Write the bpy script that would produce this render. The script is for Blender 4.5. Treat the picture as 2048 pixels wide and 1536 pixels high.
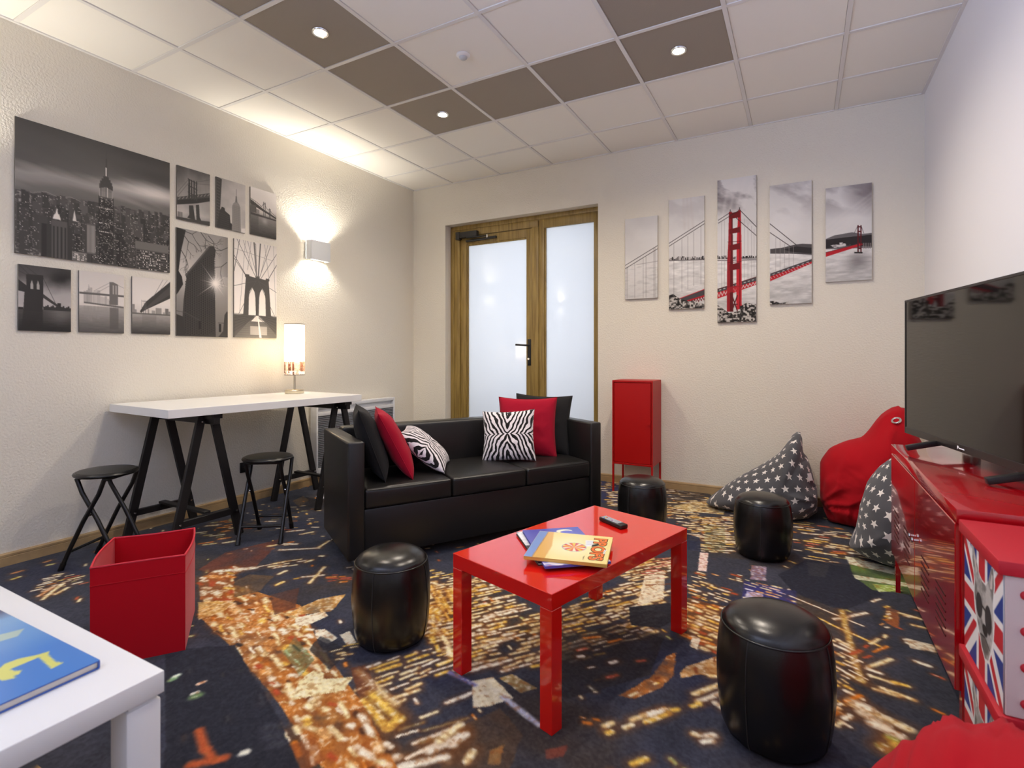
import bpy, bmesh, math, random
import numpy as np
from mathutils import Vector, Matrix

for o in list(bpy.data.objects):
    bpy.data.objects.remove(o)
S = bpy.context.scene
COL = S.collection
random.seed(7)
RNG = np.random.default_rng(11)
PI = math.pi

# ------------------------------------------------------------------ camera, world, exposure
FPX, YAW, CX, CY, CZ, HORIZON = 1055.1, math.radians(28.83), 3.922, -4.773, 1.18, 711.0
cam_d = bpy.data.cameras.new('camera')
cam = bpy.data.objects.new('camera', cam_d)
COL.objects.link(cam)
cam.location = (CX, CY, CZ)
cam.rotation_euler = (PI / 2, 0, YAW)
cam_d.sensor_width = 36.0
cam_d.lens = FPX / 2048 * 36.0
cam_d.shift_y = -(768 - HORIZON) / 2048
cam_d.clip_start = 0.05
cam_d.dof.use_dof = True
cam_d.dof.focus_distance = 3.2
cam_d.dof.aperture_fstop = 4.0
S.camera = cam

S.view_settings.view_transform = 'Standard'
S.view_settings.look = 'None'
S.view_settings.gamma = 1.0
S.view_settings.use_curve_mapping = False
S.view_settings.exposure = 0.3

W = bpy.data.worlds.new('world')
S.world = W
W.use_nodes = True
W.node_tree.nodes['Background'].inputs[0].default_value = (0.75, 0.85, 1.0, 1)
W.node_tree.nodes['Background'].inputs[1].default_value = 1.0

RW, RD, CH = 4.695, 6.2, 3.07        # room width, depth (towards -y), ceiling height

def light(name, kind, loc, energy, color=(1, 1, 1), rot=(0, 0, 0), size=0.1, size_y=None, spot=None, blend=0.5):
    d = bpy.data.lights.new(name, kind)
    d.energy = energy
    d.color = color
    if kind == 'AREA':
        d.size = size
        if size_y:
            d.shape = 'RECTANGLE'
            d.size_y = size_y
    else:
        d.shadow_soft_size = size
    if kind == 'SPOT':
        d.spot_size = spot
        d.spot_blend = blend
    o = bpy.data.objects.new(name, d)
    COL.objects.link(o)
    o.location = loc
    o.rotation_euler = rot
    return o

# daylight lamp at an unseen window, tilted up to fill ceiling and right wall, and the lit corridor behind the frosted door
wd_ = light('window_daylight_fill', 'AREA', (1.6, -RD + 0.08, 1.9), 88, (0.54, 0.64, 1.0), (PI / 2 + 0.6, 0, -1.1), 1.3, 1.3)
wd_.data.spread = math.radians(120)
light('corridor_light', 'AREA', (1.35, 1.15, 1.7), 55, (0.92, 0.95, 1.0), (-PI / 2, 0, 0), 2.0, 2.4)

# ------------------------------------------------------------------ helpers
def lin(c):
    c = np.asarray(c, float) / 255.0
    return np.where(c <= 0.04045, c / 12.92, ((c + 0.055) / 1.055) ** 2.4)

def rgba(c):
    return tuple(float(v) for v in lin(c)) + (1.0,)

def at(x, y, z=0.0):
    """photo pixel -> point on the horizontal plane z"""
    a = (x - 1024) / FPX
    b = (HORIZON - y) / FPX
    s, c = math.sin(YAW), math.cos(YAW)
    t = (z - CZ) / b
    return Vector((CX + t * (-s + a * c), CY + t * (c + a * s), z))

MATS = {}
def mat(name, col=(200, 200, 200), rough=0.5, metal=0.0, coat=0.0, coat_rough=0.05, spec=0.5, bump=None, vary=None, emit=None, sheen=0.0, paint=False):
    if name in MATS:
        return MATS[name]
    m = bpy.data.materials.new(name)
    m.use_nodes = True
    nt = m.node_tree
    N, L = nt.nodes, nt.links
    b = N['Principled BSDF']
    b.inputs['Base Color'].default_value = rgba(col)
    b.inputs['Roughness'].default_value = rough
    b.inputs['Metallic'].default_value = metal
    b.inputs['Coat Weight'].default_value = coat
    b.inputs['Coat Roughness'].default_value = coat_rough
    b.inputs['Specular IOR Level'].default_value = spec
    b.inputs['Sheen Weight'].default_value = sheen
    tc = N.new('ShaderNodeTexCoord')
    src = None
    if paint:
        at_ = N.new('ShaderNodeAttribute')
        at_.attribute_name = 'paint'
        L.new(at_.outputs['Color'], b.inputs['Base Color'])
        src = at_.outputs['Color']
    if vary:                       # (scale, amount) soft colour variation of the material itself
        n = N.new('ShaderNodeTexNoise')
        n.inputs['Scale'].default_value = vary[0]
        n.inputs['Detail'].default_value = 4
        L.new(tc.outputs['Object'], n.inputs['Vector'])
        mr = N.new('ShaderNodeMapRange')
        mr.inputs['To Min'].default_value = 1 - vary[1]
        mr.inputs['To Max'].default_value = 1 + vary[1]
        L.new(n.outputs['Fac'], mr.inputs['Value'])
        mx = N.new('ShaderNodeVectorMath')
        mx.operation = 'SCALE'
        if src is not None:
            L.new(src, mx.inputs[0])
        else:
            mx.inputs[0].default_value = rgba(col)[:3]
        L.new(mr.outputs['Result'], mx.inputs['Scale'])
        L.new(mx.outputs['Vector'], b.inputs['Base Color'])
    if bump:                       # (scale, strength, distance)
        n = N.new('ShaderNodeTexNoise')
        n.inputs['Scale'].default_value = bump[0]
        n.inputs['Detail'].default_value = 3
        L.new(tc.outputs['Object'], n.inputs['Vector'])
        bp = N.new('ShaderNodeBump')
        bp.inputs['Strength'].default_value = bump[1]
        bp.inputs['Distance'].default_value = bump[2]
        L.new(n.outputs['Fac'], bp.inputs['Height'])
        L.new(bp.outputs['Normal'], b.inputs['Normal'])
    if emit:
        b.inputs['Emission Color'].default_value = rgba(emit[0])
        b.inputs['Emission Strength'].default_value = emit[1]
    MATS[name] = m
    return m

class MB:
    def __init__(self):
        self.v, self.f = [], []
    def add(self, vs, fs):
        o = len(self.v)
        self.v += [tuple(p) for p in vs]
        self.f += [tuple(i + o for i in q) for q in fs]
        return self
    def box(self, x0, x1, y0, y1, z0, z1):
        vs = [(x, y, z) for z in (z0, z1) for y in (y0, y1) for x in (x0, x1)]
        return self.add(vs, [(0, 2, 3, 1), (4, 5, 7, 6), (0, 1, 5, 4), (2, 6, 7, 3), (0, 4, 6, 2), (1, 3, 7, 5)])
    def bar(self, p, q, w, h, up=(0, 0, 1)):
        p, q, up = Vector(p), Vector(q), Vector(up)
        d = (q - p).normalized()
        a = d.cross(up).normalized()
        b = a.cross(d).normalized()
        vs = []
        for c in (p, q):
            for sa, sb in ((-1, -1), (1, -1), (1, 1), (-1, 1)):
                vs.append(c + a * (sa * w / 2) + b * (sb * h / 2))
        return self.add(vs, [(3, 2, 1, 0), (4, 5, 6, 7), (0, 1, 5, 4), (1, 2, 6, 5), (2, 3, 7, 6), (3, 0, 4, 7)])
    def tube(self, pts, r, n=10, closed=False):
        pts = [Vector(p) for p in pts]
        k = len(pts)
        rs = r if isinstance(r, (list, tuple)) else [r] * k
        vs, fs = [], []
        prev = None
        for i, p in enumerate(pts):
            if closed:
                d = (pts[(i + 1) % k] - pts[i - 1]).normalized()
            else:
                d = (pts[min(i + 1, k - 1)] - pts[max(i - 1, 0)]).normalized()
            if prev is None:
                a = d.orthogonal().normalized()
            else:
                a = (prev - d * prev.dot(d)).normalized()
            prev = a
            b = d.cross(a)
            for j in range(n):
                t = 2 * PI * j / n
                vs.append(p + (a * math.cos(t) + b * math.sin(t)) * rs[i])
        for i in range(k if closed else k - 1):
            i2 = (i + 1) % k
            for j in range(n):
                j2 = (j + 1) % n
                fs.append((i * n + j, i * n + j2, i2 * n + j2, i2 * n + j))
        if not closed:
            fs.append(tuple(range(n - 1, -1, -1)))
            fs.append(tuple((k - 1) * n + j for j in range(n)))
        return self.add(vs, fs)
    def lathe(self, prof, n=40, c=(0, 0, 0)):
        vs, fs, rings = [], [], []
        for r, z in prof:
            if r < 1e-6:
                rings.append([len(vs)])
                vs.append((c[0], c[1], c[2] + z))
            else:
                rings.append(list(range(len(vs), len(vs) + n)))
                vs += [(c[0] + r * math.cos(2 * PI * j / n), c[1] + r * math.sin(2 * PI * j / n), c[2] + z) for j in range(n)]
        for A, B in zip(rings, rings[1:]):
            for j in range(n):
                j2 = (j + 1) % n
                if len(A) == 1 and len(B) == 1:
                    continue
                if len(A) == 1:
                    fs.append((A[0], B[j2], B[j]))
                elif len(B) == 1:
                    fs.append((A[j], A[j2], B[0]))
                else:
                    fs.append((A[j], A[j2], B[j2], B[j]))
        return self.add(vs, fs)
    def prism(self, poly, h, f=None):
        """poly in the xy plane, extruded from 0 to h; f maps (x,y,z) to a point"""
        n = len(poly)
        f = f or (lambda x, y, z: (x, y, z))
        vs = [f(x, y, 0) for x, y in poly] + [f(x, y, h) for x, y in poly]
        fs = [tuple(range(n - 1, -1, -1)), tuple(range(n, 2 * n))]
        fs += [(i, (i + 1) % n, n + (i + 1) % n, n + i) for i in range(n)]
        return self.add(vs, fs)
    def mesh(self, name, bevel=0, seg=2, smooth=None):
        me = bpy.data.meshes.new(name)
        bm = bmesh.new()
        bv = [bm.verts.new(p) for p in self.v]
        for q in self.f:
            try:
                bm.faces.new([bv[i] for i in q])
            except ValueError:
                pass
        bmesh.ops.recalc_face_normals(bm, faces=bm.faces)
        if bevel:
            es = [e for e in bm.edges if len(e.link_faces) == 2 and e.calc_face_angle(0) > 0.5]
            bmesh.ops.bevel(bm, geom=es, offset=bevel, segments=seg, profile=0.5, affect='EDGES', clamp_overlap=True)
        bm.to_mesh(me)
        bm.free()
        if smooth is None:
            smooth = 35 if bevel else 0
        if smooth:
            me.polygons.foreach_set('use_smooth', [True] * len(me.polygons))
            me.set_sharp_from_angle(angle=math.radians(smooth))
        return me
    def build(self, name, m, parent=None, bevel=0, seg=2, smooth=None):
        return obj(name, self.mesh(name, bevel, seg, smooth), m, parent)

def obj(name, me, m, parent=None):
    o = bpy.data.objects.new(name, me)
    COL.objects.link(o)
    if m is not None and not me.materials:
        me.materials.append(m)
    if parent is not None:
        o.parent = parent
    return o

def tag(o, label, cat, group=None):
    o['label'] = label
    o['category'] = cat
    if group:
        o['group'] = group
    return o

def thing(name, label, cat, loc=(0, 0, 0), rz=0.0, group=None):
    o = bpy.data.objects.new(name, None)
    COL.objects.link(o)
    o.empty_display_size = 0.1
    o.location = loc
    o.rotation_euler = (0, 0, rz)
    return tag(o, label, cat, group)

def struct(o):
    o['kind'] = 'structure'
    return o

def copy_tree(o, parent=None):
    c = o.copy()
    COL.objects.link(c)
    c.parent = parent
    for ch in list(o.children):
        copy_tree(ch, c)
    return c

# ------------------------------------------------------------------ painter: prints computed in code, stored as mesh colours
def vnoise(x, y, seed=0):
    xi, yi = np.floor(x).astype(np.int64), np.floor(y).astype(np.int64)
    xf, yf = x - xi, y - yi
    xf, yf = xf * xf * (3 - 2 * xf), yf * yf * (3 - 2 * yf)
    def h(a, b):
        n = (a * 374761393 + b * 668265263 + seed * 974711) & 0x7fffffff
        n = ((n ^ (n >> 13)) * 1274126177) & 0x7fffffff
        return ((n ^ (n >> 16)) & 0xffff) / 65535.0
    return (h(xi, yi) * (1 - xf) + h(xi + 1, yi) * xf) * (1 - yf) + (h(xi, yi + 1) * (1 - xf) + h(xi + 1, yi + 1) * xf) * yf

def fbm(x, y, seed=0, oct=4):
    s, a, t = 0, 0.5, 0
    for i in range(oct):
        s = s + a * vnoise(x * 2 ** i, y * 2 ** i, seed + i * 17)
        t += a
        a *= 0.5
    return s / t

class Canvas:
    """x to the right 0..1, y downwards 0..A (A = height/width)"""
    def __init__(self, w, h, nx, ss=3, base=128):
        self.w, self.h, self.A = w, h, h / w
        self.nx, self.ny, self.ss = nx, max(4, int(round(nx * h / w))), ss
        cx, cy = (self.nx + 1) * ss, (self.ny + 1) * ss
        gx = ((np.arange(cx) + 0.5) / ss - 0.5) / self.nx
        gy = ((np.arange(cy) + 0.5) / ss - 0.5) / self.ny * self.A
        self.X, self.Y = np.meshgrid(gx, gy)
        self.c = np.zeros(self.X.shape + (3,)) + self.col(base)
    def col(self, c):
        return np.array([c, c, c], float) if np.isscalar(c) else np.array(c, float)
    def win(self, x0, x1, y0, y1):
        n, m = self.X.shape[1], self.X.shape[0]
        i0 = int(np.clip(np.searchsorted(self.X[0], x0) - 1, 0, n)); i1 = int(np.clip(np.searchsorted(self.X[0], x1) + 1, 0, n))
        j0 = int(np.clip(np.searchsorted(self.Y[:, 0], y0) - 1, 0, m)); j1 = int(np.clip(np.searchsorted(self.Y[:, 0], y1) + 1, 0, m))
        return slice(j0, j1), slice(i0, i1)
    def mix(self, mask, c, sl=None):
        t = self.c if sl is None else self.c[sl]
        cc = c if isinstance(c, np.ndarray) and c.ndim == 3 else self.col(c)
        t += (cc - t) * mask[..., None]
    def poly_mask(self, poly, sl):
        X, Y = self.X[sl], self.Y[sl]
        m = np.zeros(X.shape, bool)
        n = len(poly)
        for i in range(n):
            (x1, y1), (x2, y2) = poly[i], poly[(i + 1) % n]
            if y1 == y2:
                continue
            m ^= ((Y > y1) != (Y > y2)) & (X < (x2 - x1) * (Y - y1) / (y2 - y1) + x1)
        return m
    def fill(self, poly, c, a=1.0):
        xs, ys = [p[0] for p in poly], [p[1] for p in poly]
        sl = self.win(min(xs), max(xs), min(ys), max(ys))
        self.mix(self.poly_mask(poly, sl) * float(a), c, sl)
    def rect(self, x0, y0, x1, y1, c, a=1.0):
        sl = self.win(x0, x1, y0, y1)
        X, Y = self.X[sl], self.Y[sl]
        self.mix(((X >= x0) & (X <= x1) & (Y >= y0) & (Y <= y1)) * float(a), c, sl)
    def line(self, p, q, w, c, a=1.0, soft=0.3):
        pad = w * (1 + soft)
        sl = self.win(min(p[0], q[0]) - pad, max(p[0], q[0]) + pad, min(p[1], q[1]) - pad, max(p[1], q[1]) + pad)
        X, Y = self.X[sl], self.Y[sl]
        dx, dy = q[0] - p[0], q[1] - p[1]
        L2 = dx * dx + dy * dy + 1e-12
        t = np.clip(((X - p[0]) * dx + (Y - p[1]) * dy) / L2, 0, 1)
        d = np.hypot(X - p[0] - t * dx, Y - p[1] - t * dy)
        self.mix(np.clip((w / 2 * (1 + soft) - d) / (w * soft + 1e-9), 0, 1) * a, c, sl)
    def path(self, pts, w, c, a=1.0):
        for p, q in zip(pts, pts[1:]):
            self.line(p, q, w, c, a)
    def ell(self, cx, cy, rx, ry, c, a=1.0, soft=0.08):
        sl = self.win(cx - rx * 1.3, cx + rx * 1.3, cy - ry * 1.3, cy + ry * 1.3)
        d = np.hypot((self.X[sl] - cx) / rx, (self.Y[sl] - cy) / ry)
        self.mix(np.clip((1 + soft / 2 - d) / soft, 0, 1) * a, c, sl)
    def glow(self, cx, cy, r, c, a=1.0):
        d2 = ((self.X - cx) ** 2 + (self.Y - cy) ** 2) / (r * r)
        self.mix(np.exp(-d2) * a, c)
    def vgrad(self, stops):
        ys = [s[0] * self.A for s in stops]
        cs = np.array([self.col(s[1]) for s in stops])
        for k in range(3):
            self.c[..., k] = np.interp(self.Y, ys, cs[:, k])
    def out(self):
        m, n, _ = self.c.shape
        s = self.ss
        return lin(np.clip(self.c, 0, 255).reshape(m // s, s, n // s, s, 3).mean((1, 3)))

def set_paint(me, cols):
    a = me.color_attributes.new('paint', 'FLOAT_COLOR', 'POINT')
    d = np.ones((len(me.vertices), 4), np.float32)
    d[:, :3] = cols
    a.data.foreach_set('color', d.ravel())

def fast_mesh(name, verts, quads):
    me = bpy.data.meshes.new(name)
    me.vertices.add(len(verts))
    me.vertices.foreach_set('co', np.asarray(verts, np.float32).ravel())
    q = np.asarray(quads, np.int32)
    me.loops.add(q.size)
    me.loops.foreach_set('vertex_index', q.ravel())
    me.polygons.add(len(q))
    me.polygons.foreach_set('loop_start', np.arange(0, q.size, 4, dtype=np.int32))
    me.polygons.foreach_set('loop_total', np.full(len(q), 4, np.int32))
    me.update(calc_edges=True)
    me.validate()
    return me

def grid_quads(nx, ny, off=0):
    i, j = np.meshgrid(np.arange(nx), np.arange(ny))
    a = (j * (nx + 1) + i).ravel() + off
    return np.stack([a, a + nx + 1, a + nx + 2, a + 1], 1)

def print_mesh(cv, t, edge=None, name='print'):
    """slab centred at x, z from 0 up, printed face towards -y at y=-t, back at y=0"""
    col = cv.out()
    nx, ny = cv.nx, cv.ny
    xs = np.linspace(-cv.w / 2, cv.w / 2, nx + 1)
    zs = np.linspace(cv.h, 0, ny + 1)
    X, Z = np.meshgrid(xs, zs)
    V = np.stack([X.ravel(), np.full(X.size, -t), Z.ravel()], 1)
    C = col.reshape(-1, 3)
    Q = grid_quads(nx, ny)
    if t > 0:
        w, h = cv.w / 2, cv.h
        ex = np.array([(-w, -t, 0), (w, -t, 0), (w, -t, h), (-w, -t, h), (-w, 0, 0), (w, 0, 0), (w, 0, h), (-w, 0, h)], float)
        o = len(V)
        V = np.concatenate([V, ex])
        e = C.mean(0) * 0.8 if edge is None else lin(np.array(edge, float))
        C = np.concatenate([C, np.tile(e, (8, 1))])
        Q = np.concatenate([Q, np.array([(0, 4, 5, 1), (1, 5, 6, 2), (2, 6, 7, 3), (3, 7, 4, 0), (4, 7, 6, 5)]) + o])
    me = fast_mesh(name, V, Q)
    set_paint(me, C)
    return me

# ------------------------------------------------------------------ carpet: a printed aerial view of city lights at night
CREAM, YEL, ORA, WHI, BRN, NAVY = (253, 238, 182), (250, 208, 88), (226, 128, 30), (254, 248, 224), (126, 62, 24), (54, 56, 68)
P_GOLD = [CREAM, CREAM, WHI, WHI, YEL, (250, 226, 160)]
P_FIRE = [CREAM, CREAM, WHI, WHI, YEL, ORA, (240, 170, 90), (190, 80, 40)]
P_MIX = [CREAM, CREAM, WHI, YEL, ORA, (200, 90, 60), (170, 180, 110), WHI]

def paint_floor():
    H_ = 4.1
    cv = Canvas(RW, H_, 880, 2)
    X, Y = cv.X * RW, cv.Y * RW
    n1 = fbm(X * 2.2, Y * 2.2, 3, 4)
    n2 = fbm(X * 9, Y * 9, 8, 3)
    cv.c[:] = np.array(NAVY, float)
    cv.c += (n2 - 0.5)[..., None] * np.array([22, 22, 26])
    cv.mix(np.clip((n1 - 0.56) * 6, 0, 1) * (0.35 + 0.5 * n2), (66, 52, 38))
    cv.mix(np.clip((0.40 - n1) * 6, 0, 1) * 0.5, (36, 40, 70))
    def P(x, y):
        p = at(x, y)
        return (p.x / RW, -p.y / RW)
    def PL(ps):
        return [P(*p) for p in ps]
    def inside(poly, x, y):
        r = False
        n = len(poly)
        for i in range(n):
            (x1, y1), (x2, y2) = poly[i], poly[(i + 1) % n]
            if (y1 > y) != (y2 > y) and x < (x2 - x1) * (y - y1) / (y2 - y1) + x1:
                r = not r
        return r
    def fill(ps, c, a=1.0, tex=0.0, ts=14.0):
        poly = PL(ps)
        xs, ys = [p[0] for p in poly], [p[1] for p in poly]
        sl = cv.win(min(xs), max(xs), min(ys), max(ys))
        m = cv.poly_mask(poly, sl) * float(a)
        if tex:
            nn = fbm(X[sl] * ts, Y[sl] * ts, 21, 3)
            m = m * np.clip(0.5 + (nn - 0.5) * tex * 2 + 0.25, 0, 1)
        cv.mix(m, c, sl)
    def dash(x0, y0, x1, y1, w, c, halo=True):
        w = w / RW
        if halo:
            cv.line((x0, y0), (x1, y1), w * 2.1, (150, 78, 18), 0.38, 0.9)
        cv.line((x0, y0), (x1, y1), w, c, 0.97, 0.6)
    def rows(ps, d0, d1, sp, dl, gap, wd, pal, dens=0.9, wig=0.26, halo=True):
        poly = PL(ps)
        a, b = P(*d0), P(*d1)
        L = math.hypot(b[0] - a[0], b[1] - a[1])
        dx, dy = (b[0] - a[0]) / L, (b[1] - a[1]) / L
        nx_, ny_ = -dy, dx
        ts = [p[0] * dx + p[1] * dy for p in poly]
        ns = [p[0] * nx_ + p[1] * ny_ for p in poly]
        dl = (dl[0] * 0.55, dl[1] * 0.68) if dl[1] < 0.3 else dl
        wd = wd * 0.82
        sp = sp * 0.82
        s = sp / RW
        k = min(ns)
        while k < max(ns):
            t = min(ts) + random.random() * dl[1] / RW
            while t < max(ts):
                l = (dl[0] + (dl[1] - dl[0]) * random.random() ** 1.7) / RW
                o = k + random.uniform(-wig, wig) * s
                cx_, cy_ = (t + l / 2) * dx + o * nx_, (t + l / 2) * dy + o * ny_
                if random.random() < dens and inside(poly, cx_, cy_) and float(vnoise(np.array(cx_ * 70.0), np.array(cy_ * 70.0), 91)) > 0.2:
                    j_ = random.uniform(-0.07, 0.07) * l
                    dash(t * dx + (o - j_) * nx_, t * dy + (o - j_) * ny_, (t + l) * dx + (o + j_) * nx_, (t + l) * dy + (o + j_) * ny_, wd * random.uniform(0.55, 1.35), random.choice(pal), halo)
                t += l + random.uniform(*gap) / RW
            k += s
    def seg(x0, y0, x1, y1, w, c, halo=True):
        a, b = P(x0, y0), P(x1, y1)
        dash(a[0], a[1], b[0], b[1], w, c, halo)
    def blot(ps, n, size, pal):
        poly = PL(ps)
        xs, ys = [p[0] for p in poly], [p[1] for p in poly]
        for _ in range(n):
            x, y = random.uniform(min(xs), max(xs)), random.uniform(min(ys), max(ys))
            if inside(poly, x, y):
                a = random.uniform(-0.3, 0.6)
                l = random.uniform(*size) / RW
                dash(x, y, x + l * math.cos(a), y + l * math.sin(a), random.uniform(*size) * 0.55, random.choice(pal))
    # scattered windows everywhere, few
    for _ in range(520):
        x, y = random.random(), random.random() * H_ / RW
        l = random.uniform(0.008, 0.03) / RW
        a = random.choice([0.5, 0.55, 0.6, -0.9])
        dash(x, y, x + l * math.cos(a), y + l * math.sin(a), random.uniform(0.008, 0.016), random.choice(P_MIX))
    # --- far strip by the back wall
    fill([(1203, 955), (1245, 958), (1250, 1010), (1203, 1005)], (40, 48, 92), 0.9)
    rows([(1203, 962), (1400, 985), (1500, 1040), (1468, 1088), (1376, 1085), (1372, 1050), (1203, 1005)], (1240, 1000), (1400, 1006), 0.05, (0.05, 0.13), (0.02, 0.06), 0.024, P_GOLD, 0.85)
    fill([(1340, 985), (1405, 975), (1410, 1000), (1350, 1003)], (58, 46, 36), 0.8, 0.6)
    fill([(1392, 1003), (1452, 1008), (1447, 1030), (1372, 1022), (1345, 1012)], (222, 196, 128), 0.85, 0.5)
    rows([(1372, 1030), (1470, 1035), (1470, 1110), (1376, 1100)], (1376, 1060), (1466, 1066), 0.045, (0.05, 0.14), (0.02, 0.05), 0.02, P_GOLD, 0.9)
    fill([(1408, 1050), (1450, 1052), (1450, 1105), (1410, 1102)], (122, 128, 76), 0.35)
    fill([(1372, 1068), (1400, 1075), (1402, 1104), (1374, 1100)], (34, 40, 66), 0.85)
    rows([(1585, 1040), (1700, 1060), (1740, 1120), (1690, 1135), (1585, 1110)], (1590, 1070), (1690, 1082), 0.05, (0.05, 0.16), (0.03, 0.08), 0.024, P_MIX + P_GOLD, 0.85)
    rows([(1780, 1050), (1700, 1050), (1640, 1035), (1700, 1020), (1790, 1030)], (1690, 1040), (1780, 1052), 0.04, (0.05, 0.16), (0.02, 0.05), 0.018, P_GOLD, 0.8)
    # --- right half
    fill([(1610, 1120), (1700, 1130), (1722, 1165), (1768, 1190), (1690, 1220), (1596, 1195), (1556, 1150)], (28, 31, 46), 0.9)
    fill([(1614, 1124), (1660, 1128), (1650, 1155), (1618, 1150)], (52, 52, 58), 0.8)
    fill([(1695, 1118), (1800, 1134), (1830, 1190), (1745, 1180), (1706, 1152)], (104, 132, 56), 0.95, 0.5, 10)
    fill([(1690, 1112), (1800, 1138), (1800, 1152), (1698, 1128)], (240, 236, 206))
    fill([(1704, 1149), (1815, 1166), (1815, 1174), (1712, 1158)], (222, 224, 190), 0.9)
    fill([(1745, 1168), (1800, 1172), (1800, 1182), (1758, 1184)], (176, 205, 96), 0.9, 0.6)
    fill([(1392, 1112), (1500, 1120), (1495, 1175), (1376, 1165)], NAVY, 0.85)
    fill([(1400, 1105), (1417, 1106), (1413, 1143), (1396, 1141)], (240, 214, 206))
    rows([(1400, 1105), (1417, 1106), (1413, 1143), (1396, 1141)], (1400, 1120), (1416, 1121), 0.03, (0.02, 0.03), (0.02, 0.03), 0.008, [(190, 110, 100)], 0.7, halo=False)
    rows([(1376, 1140), (1480, 1150), (1470, 1230), (1376, 1215)], (1380, 1170), (1465, 1196), 0.034, (0.02, 0.09), (0.015, 0.05), 0.016, P_FIRE, 0.8)
    fill([(1503, 1130), (1533, 1134), (1531, 1162), (1500, 1158)], (168, 140, 172), 0.85, 0.5)
    fill([(1488, 1162), (1594, 1182), (1598, 1236), (1480, 1228)], (52, 48, 128), 0.9, 0.5)
    rows([(1488, 1158), (1594, 1180), (1598, 1236), (1480, 1228)], (1495, 1170), (1590, 1194), 0.035, (0.03, 0.09), (0.015, 0.04), 0.016, [CREAM, (250, 210, 190), (240, 180, 110), (230, 225, 250)], 0.85, halo=False)
    fill([(1492, 1182), (1526, 1188), (1526, 1214), (1488, 1212)], (214, 206, 246), 0.85, 0.4)
    fill([(1592, 1186), (1682, 1222), (1695, 1270), (1640, 1282), (1590, 1246)], (74, 60, 48), 0.9, 0.4)
    rows([(1592, 1184), (1684, 1222), (1697, 1275), (1640, 1284), (1590, 1246)], (1598, 1196), (1682, 1230), 0.042, (0.14, 0.42), (0.02, 0.06), 0.017, P_GOLD, 0.92, 0.08)
    rows([(1684, 1222), (1770, 1182), (1768, 1250), (1702, 1262)], (1690, 1226), (1756, 1204), 0.05, (0.06, 0.3), (0.03, 0.08), 0.017, P_GOLD + [ORA], 0.7, 0.1)
    for a, b in (((1684, 1222), (1694, 1262)), ((1694, 1262), (1706, 1310)), ((1706, 1310), (1724, 1362)), ((1724, 1362), (1700, 1350))):
        seg(*a, *b, 0.022, (206, 168, 84))
    fill([(1772, 1214), (1800, 1222), (1797, 1256), (1772, 1246)], (168, 92, 46), 0.9, 0.6)
    rows([(1766, 1225), (1782, 1222), (1776, 1262), (1764, 1256)], (1766, 1236), (1780, 1232), 0.03, (0.02, 0.04), (0.01, 0.02), 0.012, P_FIRE, 0.8)
    rows([(1655, 1262), (1702, 1290), (1724, 1360), (1690, 1430), (1655, 1450)], (1660, 1290), (1700, 1310), 0.034, (0.03, 0.12), (0.015, 0.04), 0.016, P_GOLD + [ORA], 0.9)
    rows([(1706, 1290), (1790, 1262), (1770, 1300), (1712, 1330)], (1712, 1300), (1770, 1268), 0.04, (0.03, 0.14), (0.02, 0.05), 0.016, P_FIRE, 0.85)
    for q in ((1742, 1352, 1786, 1366), (1786, 1364, 1815, 1372), (1750, 1378, 1796, 1392), (1764, 1376, 1828, 1400), (1738, 1334, 1782, 1318), (1826, 1250, 1858, 1258), (1812, 1232, 1836, 1236), (1812, 1280, 1868, 1296), (1815, 1286, 1866, 1302), (1830, 1322, 1858, 1332), (1736, 1338, 1760, 1346), (1800, 1226, 1850, 1240)):
        seg(*q, 0.018, random.choice(P_GOLD))
    fill([(1812, 1276), (1868, 1290), (1872, 1304), (1820, 1296)], (238, 226, 200), 0.8)
    for q in ((1712, 1410, 1818, 1458), (1722, 1424, 1772, 1452), (1704, 1402, 1740, 1418), (1744, 1446, 1800, 1472)):
        seg(*q, 0.032, random.choice([CREAM, WHI, (246, 214, 150)]))
    for x, y, c in ((1782, 1478, (190, 205, 90)), (1766, 1494, (214, 224, 120)), (1792, 1490, YEL), (1776, 1500, (170, 110, 50))):
        seg(x, y, x + 8, y + 3, 0.034, c)
    rows([(1660, 1400), (1720, 1390), (1716, 1440), (1660, 1470)], (1662, 1430), (1712, 1412), 0.035, (0.02, 0.06), (0.01, 0.04), 0.02, P_FIRE, 0.8)
    # --- between coffee table and nearest pouf
    fill([(1372, 1195), (1442, 1212), (1462, 1262), (1438, 1312), (1368, 1270)], (96, 58, 30), 0.8, 0.5)
    rows([(1368, 1195), (1446, 1212), (1466, 1262), (1440, 1314), (1350, 1270)], (1376, 1222), (1440, 1246), 0.036, (0.03, 0.08), (0.012, 0.03), 0.022, P_FIRE, 0.95)
    fill([(1386, 1276), (1400, 1280), (1396, 1300), (1380, 1292)], (240, 228, 196), 0.9)
    fill([(1236, 1392), (1300, 1356), (1334, 1312), (1352, 1306), (1346, 1350), (1320, 1376), (1268, 1398)], (206, 122, 46), 0.95, 0.55, 24)
    rows([(1240, 1388), (1300, 1358), (1340, 1330), (1320, 1376), (1268, 1396)], (1262, 1376), (1330, 1350), 0.04, (0.02, 0.05), (0.02, 0.04), 0.012, [CREAM, YEL, BRN], 0.7)
    fill([(1360, 1346), (1376, 1332), (1440, 1310), (1442, 1352), (1400, 1350), (1362, 1356)], (236, 176, 96), 0.95, 0.4)
    rows([(1366, 1346), (1440, 1310), (1442, 1352), (1400, 1350)], (1400, 1330), (1404, 1350), 0.04, (0.04, 0.1), (0.02, 0.03), 0.012, [BRN, ORA], 0.7, halo=False)
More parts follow.
